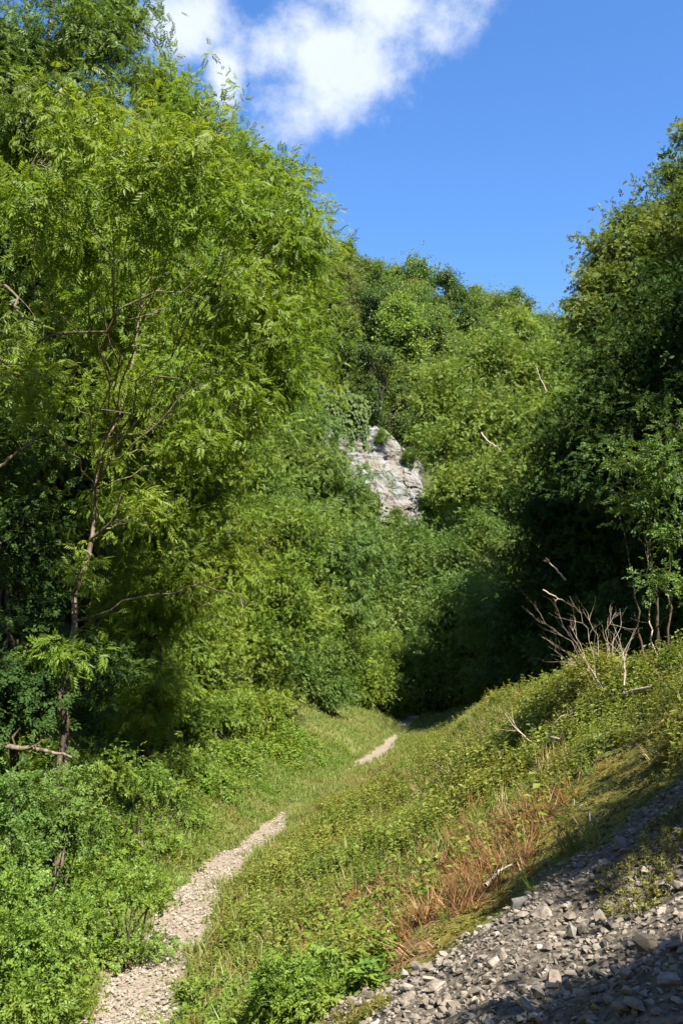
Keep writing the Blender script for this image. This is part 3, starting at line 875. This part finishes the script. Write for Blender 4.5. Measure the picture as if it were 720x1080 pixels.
CRAG_BOX = [(345, 452), (368, 446), (408, 462), (446, 498), (446, 540), (405, 535)]
cov = np.zeros((136, 96), bool)      # 8 px cells, margin 3
yy, xx = np.mgrid[0:136, 0:96]
cu = (xx - 3) * 8 + 4; cv = yy * 8 + 4
for (u, v, r, Y) in NEAR:
    cov |= ((cu - u) ** 2 + (cv - v) ** 2 < (r * .62) ** 2) & (Y < 60)
pre_cov = cov.copy()
hill = []
for (X, Y, z, s, u, v, rot, pi, q) in hill_candidates():
    rp = FPX * 3.4 * s / Y
    ell = ((cu - u) / rp) ** 2 + ((cv - v) / (rp * 1.45)) ** 2 < 1
    if Y < 104:
        inb = poly_mask(CRAG_BOX, cu.astype(float), cv.astype(float))
        small = ((cu - u) / (rp * .85)) ** 2 + ((cv - v) / (rp * 1.3)) ** 2 < 1
        if (inb & small).sum() > 0:
            continue
    elif abs(X - 4.5) < 5 and Y < 109:
        continue
    n = ell.sum()
    if n == 0:
        continue
    vis = (ell & ~cov).sum() / n
    if vis < .12:
        continue
    core = ((cu - u) / (rp * .62)) ** 2 + ((cv - v) / (rp * 1.0)) ** 2 < 1
    cov |= core
    hill.append((X, Y, z, s, u, v, rot, pi, q))
print('hill trees', len(hill))

for (X, Y, z, s, u, v, rot, pi, q) in hill:
    n1 = fbm(np.array([X * .06]), np.array([Y * .06]), 2)[0]
    key = 'hillA'
    if n1 + (q - .5) * .7 > .22: key = 'hillB'
    elif n1 + (q - .5) * .7 < -.28: key = 'hillC'
    elif q > .72: key = 'hillD'
    root = thing('woodland_tree', 'x', 'tree', (X, Y, z - .3), 'trees on the wooded hillside')
    root.rotation_euler = (0, 0, rot); root.scale = (s, s, s)
    for nm, me in zip(('trunk', 'crown'), PROTO[int(pi)]):
        o = bpy.data.objects.new(nm, me); COL.objects.link(o); o.parent = root
        if nm == 'crown':
            o.material_slots[0].link = 'OBJECT'; o.material_slots[0].material = M[key]
    placed.append((root, key, u, v, Y, X))

RIM = [('low green bush on the crag top edge, left of three', 372, 452, .22, 6), ('low green bush on the crag top edge, middle of three', 402, 466, .26, 4), ('low green bush on the crag top edge, right of three', 432, 486, .28, 6),
       ('small bush growing at the right foot of the crag', 450, 540, .30, 4), ('small bush hiding the lower rim of the crag', 418, 552, .3, 6), ('sprig of bush on the left rim of the crag', 352, 470, .2, 1)]
for lab, u, v, sc, pi in RIM:
    k = int(np.argmin(np.abs(project(crag.reshape(-1, 3))[0] - u) + np.abs(project(crag.reshape(-1, 3))[1] - v)))
    root = thing('crag_bush', lab, 'bush', crag.reshape(-1, 3)[k] + cragn * .2 - np.array([0, 0, .4]), 'bushes clinging to the crag')
    root.scale = (sc, sc, sc * .8); root.rotation_euler = (0, 0, u)
    for nm, me in zip(('stem', 'crown'), PROTO[pi]):
        o = bpy.data.objects.new(nm, me); COL.objects.link(o); o.parent = root
        if nm == 'crown':
            o.material_slots[0].link = 'OBJECT'; o.material_slots[0].material = M['hillD' if pi == 4 else 'hillA']

# labels of the woodland trees: by colour, where on the slope, and rank along it
zones = {}
for (root, key, u, v, Y, X) in placed:
    if u < 330: zn = 'on the slope behind the left ashes'
    elif Y > 135: zn = 'along the ridge skyline'
    elif v < 440 and u < 460: zn = 'on the slope above the crag'
    elif u < 460: zn = 'on the slope below the crag'
    elif v < 420: zn = 'high on the slope right of the crag'
    else: zn = 'low on the slope right of the crag'
    zones.setdefault((HILLMATS[key], zn), []).append((u, root))
ORD = ['first', 'second', 'third', 'fourth', 'fifth', 'sixth', 'seventh', 'eighth', 'ninth', 'tenth', 'eleventh', 'twelfth', 'thirteenth', 'fourteenth', 'fifteenth', 'sixteenth',
       'seventeenth', 'eighteenth', 'nineteenth', 'twentieth']
for (colr, zn), lst in zones.items():
    lst.sort(key=lambda t: t[0])
    for i, (u, root) in enumerate(lst):
        if len(lst) == 1:
            root['label'] = f'only {colr} tree {zn}'
        else:
            root['label'] = f'{colr} tree {zn}, {ORD[min(i, 19)]} from the left'

# ------------------------------------------------------------------ ground cover
def sample_px(poly, n, g, vbias=1.0):
    pass


def sample_area(n, x0, x1, y0, y1, g, power=1.0):
    """points denser near the camera"""
    y = y0 + (y1 - y0) * g.random(n) ** power
    d = g.uniform(x0, x1, n)
    px = np.interp(y, PD[:, 1], PD[:, 0])
    return px + d, y


def normals(x, y, e=.15):
    zx = (height(x + e, y) - height(x - e, y)) / (2 * e); zy = (height(x, y + e) - height(x, y - e)) / (2 * e)
    n = np.stack([-zx, -zy, np.ones_like(zx)], -1)
    return n / np.linalg.norm(n, axis=1)[:, None]


def blade_template(bend=.35, w=.03):
    V = np.array([(0, -w, 0), (0, w, 0), (.5 * bend * .4, w * .8, .5), (.5 * bend * .4, -w * .8, .5), (bend, w * .12, 1), (bend, -w * .12, 1)])
    return V, np.array([[0, 1, 2, 3], [3, 2, 4, 5]])


def tuft_template(nb=7, seed=0, w=.035, spread=.5):
    g = np.random.default_rng(seed); parts = []
    for k in range(nb):
        V, F = blade_template(g.uniform(.15, .6), w)
        a = g.uniform(0, 6.28); s = g.uniform(.55, 1.0)
        V = V * np.array([1, 1, s])
        R = np.array([[math.cos(a), -math.sin(a), 0], [math.sin(a), math.cos(a), 0], [0, 0, 1]])
        V = V @ R.T + np.array([g.normal(0, .08), g.normal(0, .08), 0])
        parts.append((V, F))
    return merge(parts)


def herb_template(nl=14, seed=0, h=1.0, leaf=.2, stemw=.012):
    """upright stem with leaves up its length (z up)"""
    g = np.random.default_rng(seed); parts = []
    bx, by = g.normal(0, .15, 2)
    def axis_pt(t): return np.array([bx * t * t, by * t * t, t * h])
    for a in (0, 1.57):
        c, s = math.cos(a) * stemw, math.sin(a) * stemw
        V = np.array([axis_pt(0) + (c, s, 0), axis_pt(0) - (c, s, 0), axis_pt(.95) - (c * .4, s * .4, 0), axis_pt(.95) + (c * .4, s * .4, 0)])
        parts.append((V, np.array([[0, 1, 2, 3]])))
    for k in range(nl):
        t = .18 + .82 * (k + g.random()) / nl
        ph = k * 2.4 + g.normal(0, .4); el = g.uniform(-.2, .6)
        a = np.array([[math.cos(ph) * math.cos(el), math.sin(ph) * math.cos(el), math.sin(el)]])
        n = np.array([[0, 0, 1.0]]) + g.normal(0, .3, (1, 3))
        sz = leaf * g.uniform(.6, 1.15) * (1.15 - .5 * t)
        V, F = scatter((leaf_diamond(.26)), axis_pt(t)[None] , frames(a, n), np.array([sz]))
        parts.append((V, F))
    return merge(parts)


def place(templates, x, y, h, g, tilt=.15, sink=.02, downhill=.0):
    z = height(x, y) - sink
    nrm = normals(x, y)
    up = np.array([0, 0, 1.0])[None] + nrm * .35 + g.normal(0, tilt, (len(x), 3)) * np.array([1, 1, .2])
    up /= np.linalg.norm(up, axis=1)[:, None]
    th = g.uniform(0, 6.28, len(x))
    ax = np.stack([np.cos(th), np.sin(th), np.zeros_like(th)], -1)
    # frames with z=up
    a = ax - (ax * up).sum(1)[:, None] * up; a /= np.linalg.norm(a, axis=1)[:, None]
    b = np.cross(up, a)
    R = np.stack([a, b, up], 2)
    P = np.stack([x, y, z], -1)
    parts = []
    k = g.integers(0, len(templates), len(x))
    for i, t in enumerate(templates):
        m = k == i
        if m.any():
            parts.append(scatter(t, P[m], R[m], h[m]))
    return merge(parts)


TUFTS = [tuft_template(7, s) for s in range(4)]
FINE = [tuft_template(9, 10 + s, w=.016) for s in range(4)]
HERBS = [herb_template(15, s) for s in range(5)] + [herb_template(11, 20 + s, leaf=.28) for s in range(3)]
LOW = [herb_template(9, 40 + s, h=.7, leaf=.42) for s in range(4)]


def stuff(name, label, V, F, mat):
    o = link(name, make_mesh(name, V, F, mat=mat))
    o['label'] = label; o['kind'] = 'stuff'
    return o


def filt(x, y, clear=.06):
    d, _ = path_dist(x, y)
    return np.abs(d) > path_half(y) + .25 * fbm(x * 1.6, y * 1.6, 3) + clear + rng.normal(0, .09, len(x)).clip(-.3, .05)


def gather(n, x0, x1, y0, y1, g, power, cond):
    x, y = sample_area(n, x0, x1, y0, y1, g, power)
    m = filt(x, y) & cond(x, y)
    return x[m], y[m]


g = np.random.default_rng(200)
def zone(poly, spread):
    def f(x, y):
        a, b = jit(x, y)
        return poly_mask(poly, a + rng.normal(0, spread, np.shape(x)), b + rng.normal(0, spread, np.shape(x)))
    return f


in_sc = zone(SCREE, .10)
in_dry = zone(DRY, .2)
in_moss = zone(MOSS, .12)

# grass along the path, over the bank and left verge
parts = []
x, y = gather(46000, -3.2, 7.5, 6, 34, g, 1.5, lambda x, y: (g.random(len(x)) < np.where(path_dist(x, y)[0] > 1.0, .45, 1)) & ~in_sc(x, y - .2) & ~in_moss(x, y) & (g.random(len(x)) < np.where(in_dry(x, y), .15, 1)))
parts.append(place(TUFTS, x, y, g.uniform(.06, .22, len(x)) * np.clip(1 + 1.5 * fbm(x * .9, y * .9, 3), .4, 2), g, .35))
x, y = gather(12000, -4, -.2, 14, 34, g, 1.2, lambda x, y: np.ones(len(x), bool))
parts.append(place(TUFTS + LOW[:2], x, y, g.uniform(.08, .26, len(x)), g, .4))
x, y = gather(30000, -4, 6, 30, 95, g, 1.3, lambda x, y: np.ones(len(x), bool))
parts.append(place(TUFTS, x, y, g.uniform(.12, .28, len(x)), g))
V, F = merge(parts)
stuff('grass', 'green grass along the path and over the bank', V, F, M['grass'])
# herbs on the right bank
x, y = gather(27000, .35, 7.2, 6, 45, g, 1.35, lambda x, y: ~in_sc(x, y - .3) & ~in_moss(x, y) & (g.random(len(x)) < np.where(in_dry(x, y), .12, 1)))
clump = fbm(x * .8 + 5, y * .8, 3)
h = g.uniform(.2, .42, len(x)) * np.clip(1 + 1.3 * clump, .45, 2.1) * np.interp(path_dist(x, y)[0], [.3, 1.4], [.5, 1]) * np.interp(y, [25, 45], [1, .6])
k = g.random(len(x)) < np.clip(.68 + 1.2 * fbm(x * .5 + 20, y * .5 + 9, 3), .08, .9)
V, F = place(HERBS, x[k], y[k], h[k], g, .22)
stuff('bank_herbs', 'leafy yellow green herbs covering the right bank', V, F, M['herb'])
V, F = place(HERBS + LOW[:2], x[~k], y[~k], h[~k] * .9, g, .25)
stuff('leafy_herbs', 'fresh green leafy herbs in patches over the right bank', V, F, M['leafy'])
x, y = gather(2400, .6, 7.2, 6, 40, g, 1.3, lambda x, y: ~in_sc(x, y - .6) & ~in_moss(x, y - .3) & ~in_dry(x, y) & (fbm(x * .6 + 60, y * .6, 2) > -.05))
V, F = place(FINE, x, y, g.uniform(.18, .42, len(x)), g, .45)
stuff('seeding_grass', 'tall straw coloured seeding grass among the bank herbs', V, F, M['straw'])
# undergrowth on the left bank
x, y = gather(19000, -7, -.25, 7, 40, g, 1.4, lambda x, y: np.ones(len(x), bool))
d, _ = path_dist(x, y)
h = g.uniform(.22, .5, len(x)) * np.clip(1 + 1.2 * fbm(x * .9, y * .9, 3), .5, 1.9) * np.interp(-d, [.3, 1.0, 2.0], [.35, .75, 1.1])
V, F = place(LOW + HERBS[:3], x, y, h, g, .3)
stuff('undergrowth', 'bright bramble and nettle undergrowth on the left bank', V, F, M['bramble'])
# brighter low leaves near the bottom, right of the path
x, y = gather(2600, .4, 3.0, 6, 12, g, 1.0, lambda x, y: ~in_sc(x, y))
V, F = place(LOW, x, y, g.uniform(.15, .34, len(x)), g, .3)
stuff('low_leaves', 'broad bright leaves low beside the near path', V, F, M['bramble'])
# weeds rooted in the path itself
x, y = sample_area(700, .02, .5, 8.5, 26, g, 1.2)
m = fbm(x * .9 + 31, y * .9, 2) > .05
V, F = place(TUFTS + LOW[:1], x[m], y[m], g.uniform(.04, .13, m.sum()), g, .4)
stuff('path_weeds', 'small tufts of grass creeping into the path', V, F, M['grass'])
# dry brown grass band
x, y = gather(42000, .5, 8, 5, 30, g, 1.3, lambda x, y: in_dry(x, y) & (fbm(x * 1.4 + 2, y * 1.4, 3) > -.14 + .12 * g.normal(size=len(x))))
V, F = place(FINE, x, y, g.uniform(.08, .34, len(x)), g, .7)
stuff('dry_grass', 'russet dry grass between green bank and scree', V, F, M['drygrass'])
# russet stems and seed heads scattered among the bank herbs
x, y = gather(2600, .8, 7.2, 6, 34, g, 1.3, lambda x, y: ~in_sc(x, y - .4) & ~in_moss(x, y) & (fbm(x * .8 + 90, y * .8, 3) > .08))
V, F = place(FINE, x, y, g.uniform(.15, .40, len(x)), g, .5)
stuff('russet_stems', 'russet dry stems scattered through the bank herbs', V, F, M['drygrass'])
# moss
x, y = gather(90000, .5, 9, 5, 26, g, 1.3, lambda x, y: in_moss(x, y))
V, F = place(LOW, x, y, g.uniform(.03, .09, len(x)), g, .5)
stuff('moss', 'dark ochre moss and short turf above the scree', V, F, M['moss'])
# sprigs of moss and dry stalks scattered over the scree's upper part
x, y = gather(40000, .5, 8, 3, 10, g, 1.0, lambda x, y: in_sc(x, y) & (fbm(x * 1.1 + 3, y * 1.1, 3) + np.interp(y - .0 * x, [5.3, 6.0, 6.9, 7.3], [-.4, .12, .12, -.3]) > .27))
V, F = place(LOW + FINE[:2], x, y, g.uniform(.04, .10, len(x)), g, .5, sink=-.03)
stuff('scree_turf', 'patches of ochre turf growing between the scree stones', V, F, M['moss'])


# ------------------------------------------------------------------ stones
def stone_template(seed, n=11, sx=(1, .75, .5)):
    g = np.random.default_rng(seed)
    bm = bmesh.new()
    for k in range(n):
        p = g.normal(size=3); p /= np.abs(p).max() ** .6 * np.linalg.norm(p) ** .4
        bm.verts.new(p * np.array(sx) * .5)
    r = bmesh.ops.convex_hull(bm, input=bm.verts)
    bmesh.ops.delete(bm, geom=[v for v in bm.verts if not v.link_faces], context='VERTS')
    bmesh.ops.triangulate(bm, faces=bm.faces)
    bm.verts.index_update()
    V = np.array([v.co[:] for v in bm.verts]); F = np.array([[v.index for v in f.verts] for f in bm.faces])
    bm.free()
    return V, F


STONES = [stone_template(s, 10 + s % 5, (1, .55 + .1 * (s % 4), .35 + .08 * (s % 3))) for s in range(10)]


def stones(name, label, x, y, s, mat, g, lift=.0, tilt=.5):
    z = height(x, y) + lift + .12 * s
    th = g.uniform(0, 6.28, len(x))
    nn = normals(x, y) + g.normal(0, tilt, (len(x), 3))
    ax = np.stack([np.cos(th), np.sin(th), np.zeros_like(th)], -1)
    R = frames(ax, nn)
    P = np.stack([x, y, z], -1)
    k = g.integers(0, len(STONES), len(x)); parts = []
    for i, t in enumerate(STONES):
        m = k == i
        parts.append(scatter(t, P[m], R[m], s[m]))
    V = []; F = []; n = 0
    for v, f in parts:
        V.append(v); F.append(f + n); n += len(v)
    me = make_mesh(name, np.concatenate(V), tris=np.concatenate(F), mat=mat)
    o = link(name, me); o['label'] = label; o['kind'] = 'stuff'
    return o


g = np.random.default_rng(300)
def scree_pts(n, y0=2.0, y1=12):
    x = g.uniform(-3.5, 8, n); y = g.uniform(y0, y1, n)
    m = in_sc(x, y); x = x[m]; y = y[m]
    u, v = project(np.stack([x, y, height(x, y)], -1))
    m = (u > -150) & (u < 900) & (v < 1250)
    return x[m], y[m]


x, y = scree_pts(80000)
stones('scree', 'loose angular limestone chips covering the slope', x, y, .016 + .05 * g.random(len(x)) ** 2.6, M['scree'], g, tilt=1.1)
x, y = scree_pts(5200)
turf = fbm(x * 1.1 + 3, y * 1.1, 3)
m = turf < .3; x = x[m]; y = y[m]
s = .035 + .075 * g.random(len(x)) ** 3.2
stones('scree_rubble', 'fist sized angular limestone rubble over the slope', x, y, s, M['scree'], g, .02, tilt=.8)
# pebbles on the path
y = 7 + 24 * g.random(26000) ** 1.5
d = g.normal(0, .5, len(y)) * .62
x = np.interp(y, PD[:, 1], PD[:, 0]) + d
m = (np.abs(d) < path_half(y) + .25 * fbm(x * 1.6, y * 1.6, 3) + g.normal(.0, .10, len(y))) & (g.random(len(y)) < np.clip(.55 + 1.1 * fbm(x * 2.1 + 7, y * 1.3, 3), .12, 1))
stones('path_gravel', 'pale limestone gravel on the trodden path', x[m], y[m], .014 + .06 * g.random(m.sum()) ** 4, M['pebble'], g, .0)
# larger single rocks on the scree
ROCKS = [((548, 958), .17, 'grey slanting rock at the upper edge of the scree'), ((636, 918), .19, 'pale block of rock high on the shaded scree'),
         ((630, 940), .16, 'rounded grey rock below the pale block'), ((572, 968), .2, 'broad bright rock in the middle of the scree'), ((682, 1000), .16, 'flat grey rock in the shaded lower scree'),
         ((460, 1045), .16, 'whitish rock at the low left end of the scree'), ((470, 1062), .13, 'small rounded rock beside the whitish rock'), ((430, 1058), .13, 'dark angular rock where scree meets grass'),
         ((700, 940), .18, 'pale tilted rock by the right edge'), ((632, 975), .17, 'light wedge rock between turf and lower scree'), ((608, 985), .14, 'small bright rock left of the light wedge'),
         ((520, 1020), .15, 'russet stained rock among turf patches'), ((585, 1040), .15, 'grey rock half in the shade line'), ((655, 895), .16, 'dark rock at the top of the shaded scree')]
for i, ((u, v), s, lab) in enumerate(ROCKS):
    p = hit(u, v)
    V, F = stone_template(500 + i, 24, (1, .75, .6)); V = V + .05 * np.random.default_rng(i).normal(size=V.shape)
    o = link('rock', make_mesh('rock', V * s * .75, tris=F, mat=M['scree']), loc=p + np.array([0, 0, s * .15]))
    o.rotation_euler = (g.normal(0, .5), g.normal(0, .5) - .4, g.uniform(0, 6))
    tag(o, lab, 'rock', 'rocks on the scree')

# ------------------------------------------------------------------ dead wood
def branching(tb, p, d, L, r, depth, g, spread=.5, up=.05, kids=(2, 4), bend=.12):
    n = 6
    P = [np.asarray(p, float)]; dd = np.asarray(d, float) / np.linalg.norm(d)
    for k in range(n):
        dd = dd + g.normal(0, bend, 3) + np.array([0, 0, up]); dd /= np.linalg.norm(dd)
        P.append(P[-1] + dd * L / n)
    P = np.array(P)
    tb.add(P, r * (1 - .65 * np.linspace(0, 1, n + 1)), 6 if depth > 1 else 4)
    if depth <= 0:
        return
    for k in range(g.integers(kids[0], kids[1] + 1)):
        i = g.integers(2, n + 1)
        t = P[i] - P[i - 1]; t /= np.linalg.norm(t)
        nd = t + g.normal(0, spread, 3)
        branching(tb, P[i], nd, L * g.uniform(.5, .8), r * (1 - .65 * i / n) * .7, depth - 1, g, spread, up, kids, bend)


def dead_shrub():
    g = np.random.default_rng(91)
    base = hit(634, 722)
    Y = base[1]
    root = thing('dead_shrub', 'bleached leafless shrub spreading bare branches on the bank crest', 'shrub', base)
    tips = [(566, 652), (584, 645), (600, 660), (610, 640), (645, 640), (640, 655), (655, 655), (668, 672), (580, 690), (620, 648), (598, 695), (572, 672)]
    for k, (u, v) in enumerate(tips):
        tb = Tubes()
        e = at(u, v, Y + g.uniform(-.35, .5))
        b0 = base + np.array([g.normal(0, .06), g.normal(0, .06), -.03])
        P = curve_pts(b0, e, 9, sag=.12, wob=.05, g=g)
        r0 = g.uniform(.005, .009)
        tb.add(P, r0 * (1 - .75 * np.linspace(0, 1, 9)), 5)
        for j in range(4):
            i = g.integers(3, 8); t = P[i] - P[i - 1]; t /= np.linalg.norm(t)
            branching(tb, P[i], t + g.normal(0, .35, 3), g.uniform(.2, .45), r0 * .45, 1, g, .4, .03, (1, 2))
        link('branch', tb.mesh('branch', M['dead'], base), root)


dead_shrub()


def stick(name, label, pix, r, seed, side=3, lift=.03, mat='dead', cat='branch', group=None, depth=None):
    """a branch through photo points; points without a depth lie on the ground"""
    g = np.random.default_rng(seed)
    P = np.array([hit(u, v) + np.array([0, 0, lift]) if depth is None else at(u, v, depth) for u, v in pix])
    t = np.linspace(0, 1, len(P)); tt = np.linspace(0, 1, 12)
    Q = np.stack([np.interp(tt, t, P[:, k]) for k in range(3)], -1); L = np.linalg.norm(Q[-1] - Q[0])
    Q[1:-1] += g.normal(0, .012 * L, (10, 3))
    tb = Tubes(); tb.add(Q, r * (1 - .7 * tt), 7)
    for k in range(side):
        i = g.integers(4, 11); d = Q[i] - Q[i - 1]; d /= np.linalg.norm(d)
        branching(tb, Q[i], d + g.normal(0, .5, 3) + (0, 0, .2), L * g.uniform(.12, .28), r * .4, 1, g)
    o = link(name, tb.mesh(name, M[mat], Q[0]), loc=Q[0])
    tag(o, label, cat, group)


stick('fallen_branch', 'pale fallen branch arching across the top of the bank', [(690, 742), (660, 750), (630, 752), (612, 772)], .035, 1, lift=.18)
stick('fallen_branch', 'short bleached branch lying in herbs below the arching branch', [(594, 800), (578, 804), (560, 810)], .028, 2, 2, lift=.25)
stick('fallen_branch', 'thin branch stub pointing up left of the short bleached one', [(598, 783), (586, 790), (572, 798)], .022, 3, 1, lift=.25)
stick('fallen_branch', 'curved bare stem sprouting at the edge of moss', [(632, 892), (618, 880), (606, 862)], .010, 4, 0, lift=.16)
stick('fallen_branch', 'bare stick lying on russet grass above the scree', [(512, 945), (528, 928), (548, 917)], .018, 5, 2, lift=.08)
stick('fallen_branch', 'grey twig lying in herbs in mid bank', [(468, 846), (484, 842), (500, 838)], .014, 6, 2, lift=.25)
stick('fallen_branch', 'bare stick at the low edge of russet grass', [(400, 1000), (418, 992), (436, 984)], .012, 7, 2, lift=.1)
stick('fallen_log', 'dark fallen branch jutting in from the left edge', [(-30, 786), (10, 788), (45, 791), (76, 799)], .05, 8, 2, mat='bark', depth=13)
stick('dead_branch', 'bare white branch caught among trees right of the crag', [(507, 456), (514, 466), (522, 470), (530, 478)], .09, 9, 2, depth=66)
stick('dead_branch', 'thin pale bare branch high in the trees', [(576, 413), (570, 400), (565, 388)], .05, 10, 2, depth=62)
stick('dead_branch', 'forked bare branch hanging in the dark thicket', [(596, 612), (586, 600), (576, 590)], .045, 11, 3, depth=37)
stick('dead_branch', 'slim bare stem leaning in dark shade', [(572, 622), (590, 632), (606, 640)], .03, 12, 2, depth=36)
stick('dead_sapling', 'twisted bare stem under the open hawthorn', [(692, 700), (688, 668), (684, 640), (690, 615), (686, 590)], .014, 14, 2, depth=13.5)
stick('bare_limb', 'pale bare limb crossing the dark hollow at the left edge', [(-10, 372), (20, 390), (48, 405)], .03, 16, 3, mat='bark', depth=13.4)
stick('bare_limb', 'slanting bare limb low at the left edge', [(0, 492), (30, 470), (60, 440)], .03, 17, 3, mat='bark', depth=14.2)
stick('dead_sapling', 'dry upright branch beside the yellow green hawthorn', [(256, 640), (252, 620), (248, 590), (240, 560)], .035, 18, 4, mat='bark', depth=33.5)

# ------------------------------------------------------------------ light, sky, view
SUN_AZ, SUN_EL = math.radians(152), math.radians(47)
sl = bpy.data.lights.new('sun', 'SUN'); sl.energy = 4.6; sl.angle = math.radians(.55); sl.color = (1, .95, .86)
so = bpy.data.objects.new('sun', sl); COL.objects.link(so)
sv = Vector((math.sin(SUN_AZ) * math.cos(SUN_EL), math.cos(SUN_AZ) * math.cos(SUN_EL), math.sin(SUN_EL)))
so.rotation_euler = sv.to_track_quat('Z', 'Y').to_euler(); so.location = (30, -20, 60)

w = bpy.data.worlds.new('World'); scn.world = w; w.use_nodes = True
nt = w.node_tree; N = nt.nodes; L = nt.links; N.clear()
out = N.new('ShaderNodeOutputWorld'); bg = N.new('ShaderNodeBackground'); bg.inputs['Strength'].default_value = .11
sky = N.new('ShaderNodeTexSky'); sky.sky_type = 'NISHITA'; sky.sun_disc = False
sky.sun_elevation = SUN_EL; sky.sun_rotation = SUN_AZ; sky.air_density = 1.0; sky.dust_density = .3; sky.ozone_density = 2.0; sky.altitude = 300
tc = N.new('ShaderNodeTexCoord')
# cloud: a patch of sky fixed by its bearing; a, b = tangents from that bearing
cdir = at(340, 60, 1) - CAM; cdir /= np.linalg.norm(cdir)
cr = np.cross(cdir, [0, 0, 1]); cr /= np.linalg.norm(cr); cu_ = np.cross(cr, cdir)


def dot(vec):
    n = N.new('ShaderNodeVectorMath'); n.operation = 'DOT_PRODUCT'; n.inputs[1].default_value = tuple(vec)
    L.new(tc.outputs['Generated'], n.inputs[0]); return n.outputs['Value']


def math_(op, a, b=None, clamp=False):
    n = N.new('ShaderNodeMath'); n.operation = op; n.use_clamp = clamp
    for i, q in enumerate((a, b)):
        if q is None: continue
        if isinstance(q, (int, float)): n.inputs[i].default_value = q
        else: L.new(q, n.inputs[i])
    return n.outputs[0]


df = math_('MAXIMUM', dot(cdir), .05)
A_ = math_('DIVIDE', dot(cr), df); B_ = math_('DIVIDE', dot(cu_), df)
cmb = N.new('ShaderNodeCombineXYZ'); L.new(A_, cmb.inputs[0]); L.new(B_, cmb.inputs[1])


def noise_(scale, detail, off=0.0, rough=.55):
    n = N.new('ShaderNodeTexNoise'); n.inputs['Scale'].default_value = scale; n.inputs['Detail'].default_value = detail; n.inputs['Roughness'].default_value = rough
    ad = N.new('ShaderNodeVectorMath'); ad.inputs[1].default_value = (off, off * .7, 0)
    L.new(cmb.outputs[0], ad.inputs[0]); L.new(ad.outputs[0], n.inputs['Vector']); return n.outputs['Fac']


field = None
for (u, v, ru, rv) in [(410, 0, 95, 70), (345, 60, 75, 60), (320, 122, 52, 54), (195, 15, 62, 45), (236, 85, 22, 42), (440, -70, 160, 70), (170, -60, 110, 70)]:
    q = at(u, v, 1) - CAM; q = q / (q @ cdir); a0, b0 = q @ cr, q @ cu_
    ex = math_('DIVIDE', math_('SUBTRACT', A_, float(a0)), ru / 1000.0 * 1.0)
    ey = math_('DIVIDE', math_('SUBTRACT', B_, float(b0)), rv / 1000.0 * 1.0)
    r = math_('SQRT', math_('ADD', math_('MULTIPLY', ex, ex), math_('MULTIPLY', ey, ey)))
    f = math_('SUBTRACT', 1.0, r)
    field = f if field is None else math_('MAXIMUM', field, f)
nz = noise_(9, 11, 3.1, .64)
dens = math_('ADD', field, math_('MULTIPLY', math_('SUBTRACT', nz, .5), 2.9))
# clear gap between the two clouds
cm = N.new('ShaderNodeMapRange'); cm.interpolation_type = 'SMOOTHSTEP'
cm.inputs['From Min'].default_value = -.05; cm.inputs['From Max'].default_value = .95
L.new(dens, cm.inputs['Value'])
shade = noise_(6, 5, 11.0)
ccol = N.new('ShaderNodeMix'); ccol.data_type = 'RGBA'
ccol.inputs['A'].default_value = (1.9, 2.2, 2.65, 1); ccol.inputs['B'].default_value = (2.75, 2.85, 3.0, 1)
L.new(shade, ccol.inputs['Factor'])
hsv = N.new('ShaderNodeHueSaturation'); hsv.inputs['Hue'].default_value = .507; hsv.inputs['Saturation'].default_value = 1.25; hsv.inputs['Value'].default_value = .76
L.new(sky.outputs[0], hsv.inputs['Color'])
mx = N.new('ShaderNodeMix'); mx.data_type = 'RGBA'
fac = math_('MULTIPLY', cm.outputs['Result'], .92)
L.new(fac, mx.inputs['Factor']); L.new(hsv.outputs['Color'], mx.inputs['A']); L.new(ccol.outputs['Result'], mx.inputs['B'])
L.new(mx.outputs['Result'], bg.inputs['Color']); L.new(bg.outputs[0], out.inputs['Surface'])

vs = scn.view_settings
vs.view_transform = 'Standard'; vs.look = 'None'; vs.exposure = 1.9; vs.gamma = 1; vs.use_curve_mapping = False
scn.render.engine = 'CYCLES'
cy = scn.cycles
cy.max_bounces = 8; cy.diffuse_bounces = 5; cy.glossy_bounces = 2; cy.transmission_bounces = 4; cy.transparent_max_bounces = 4
cy.use_denoising = True; cy.denoiser = 'OPENIMAGEDENOISE'
cy.caustics_reflective = False; cy.caustics_refractive = False
cy.sample_clamp_indirect = 6
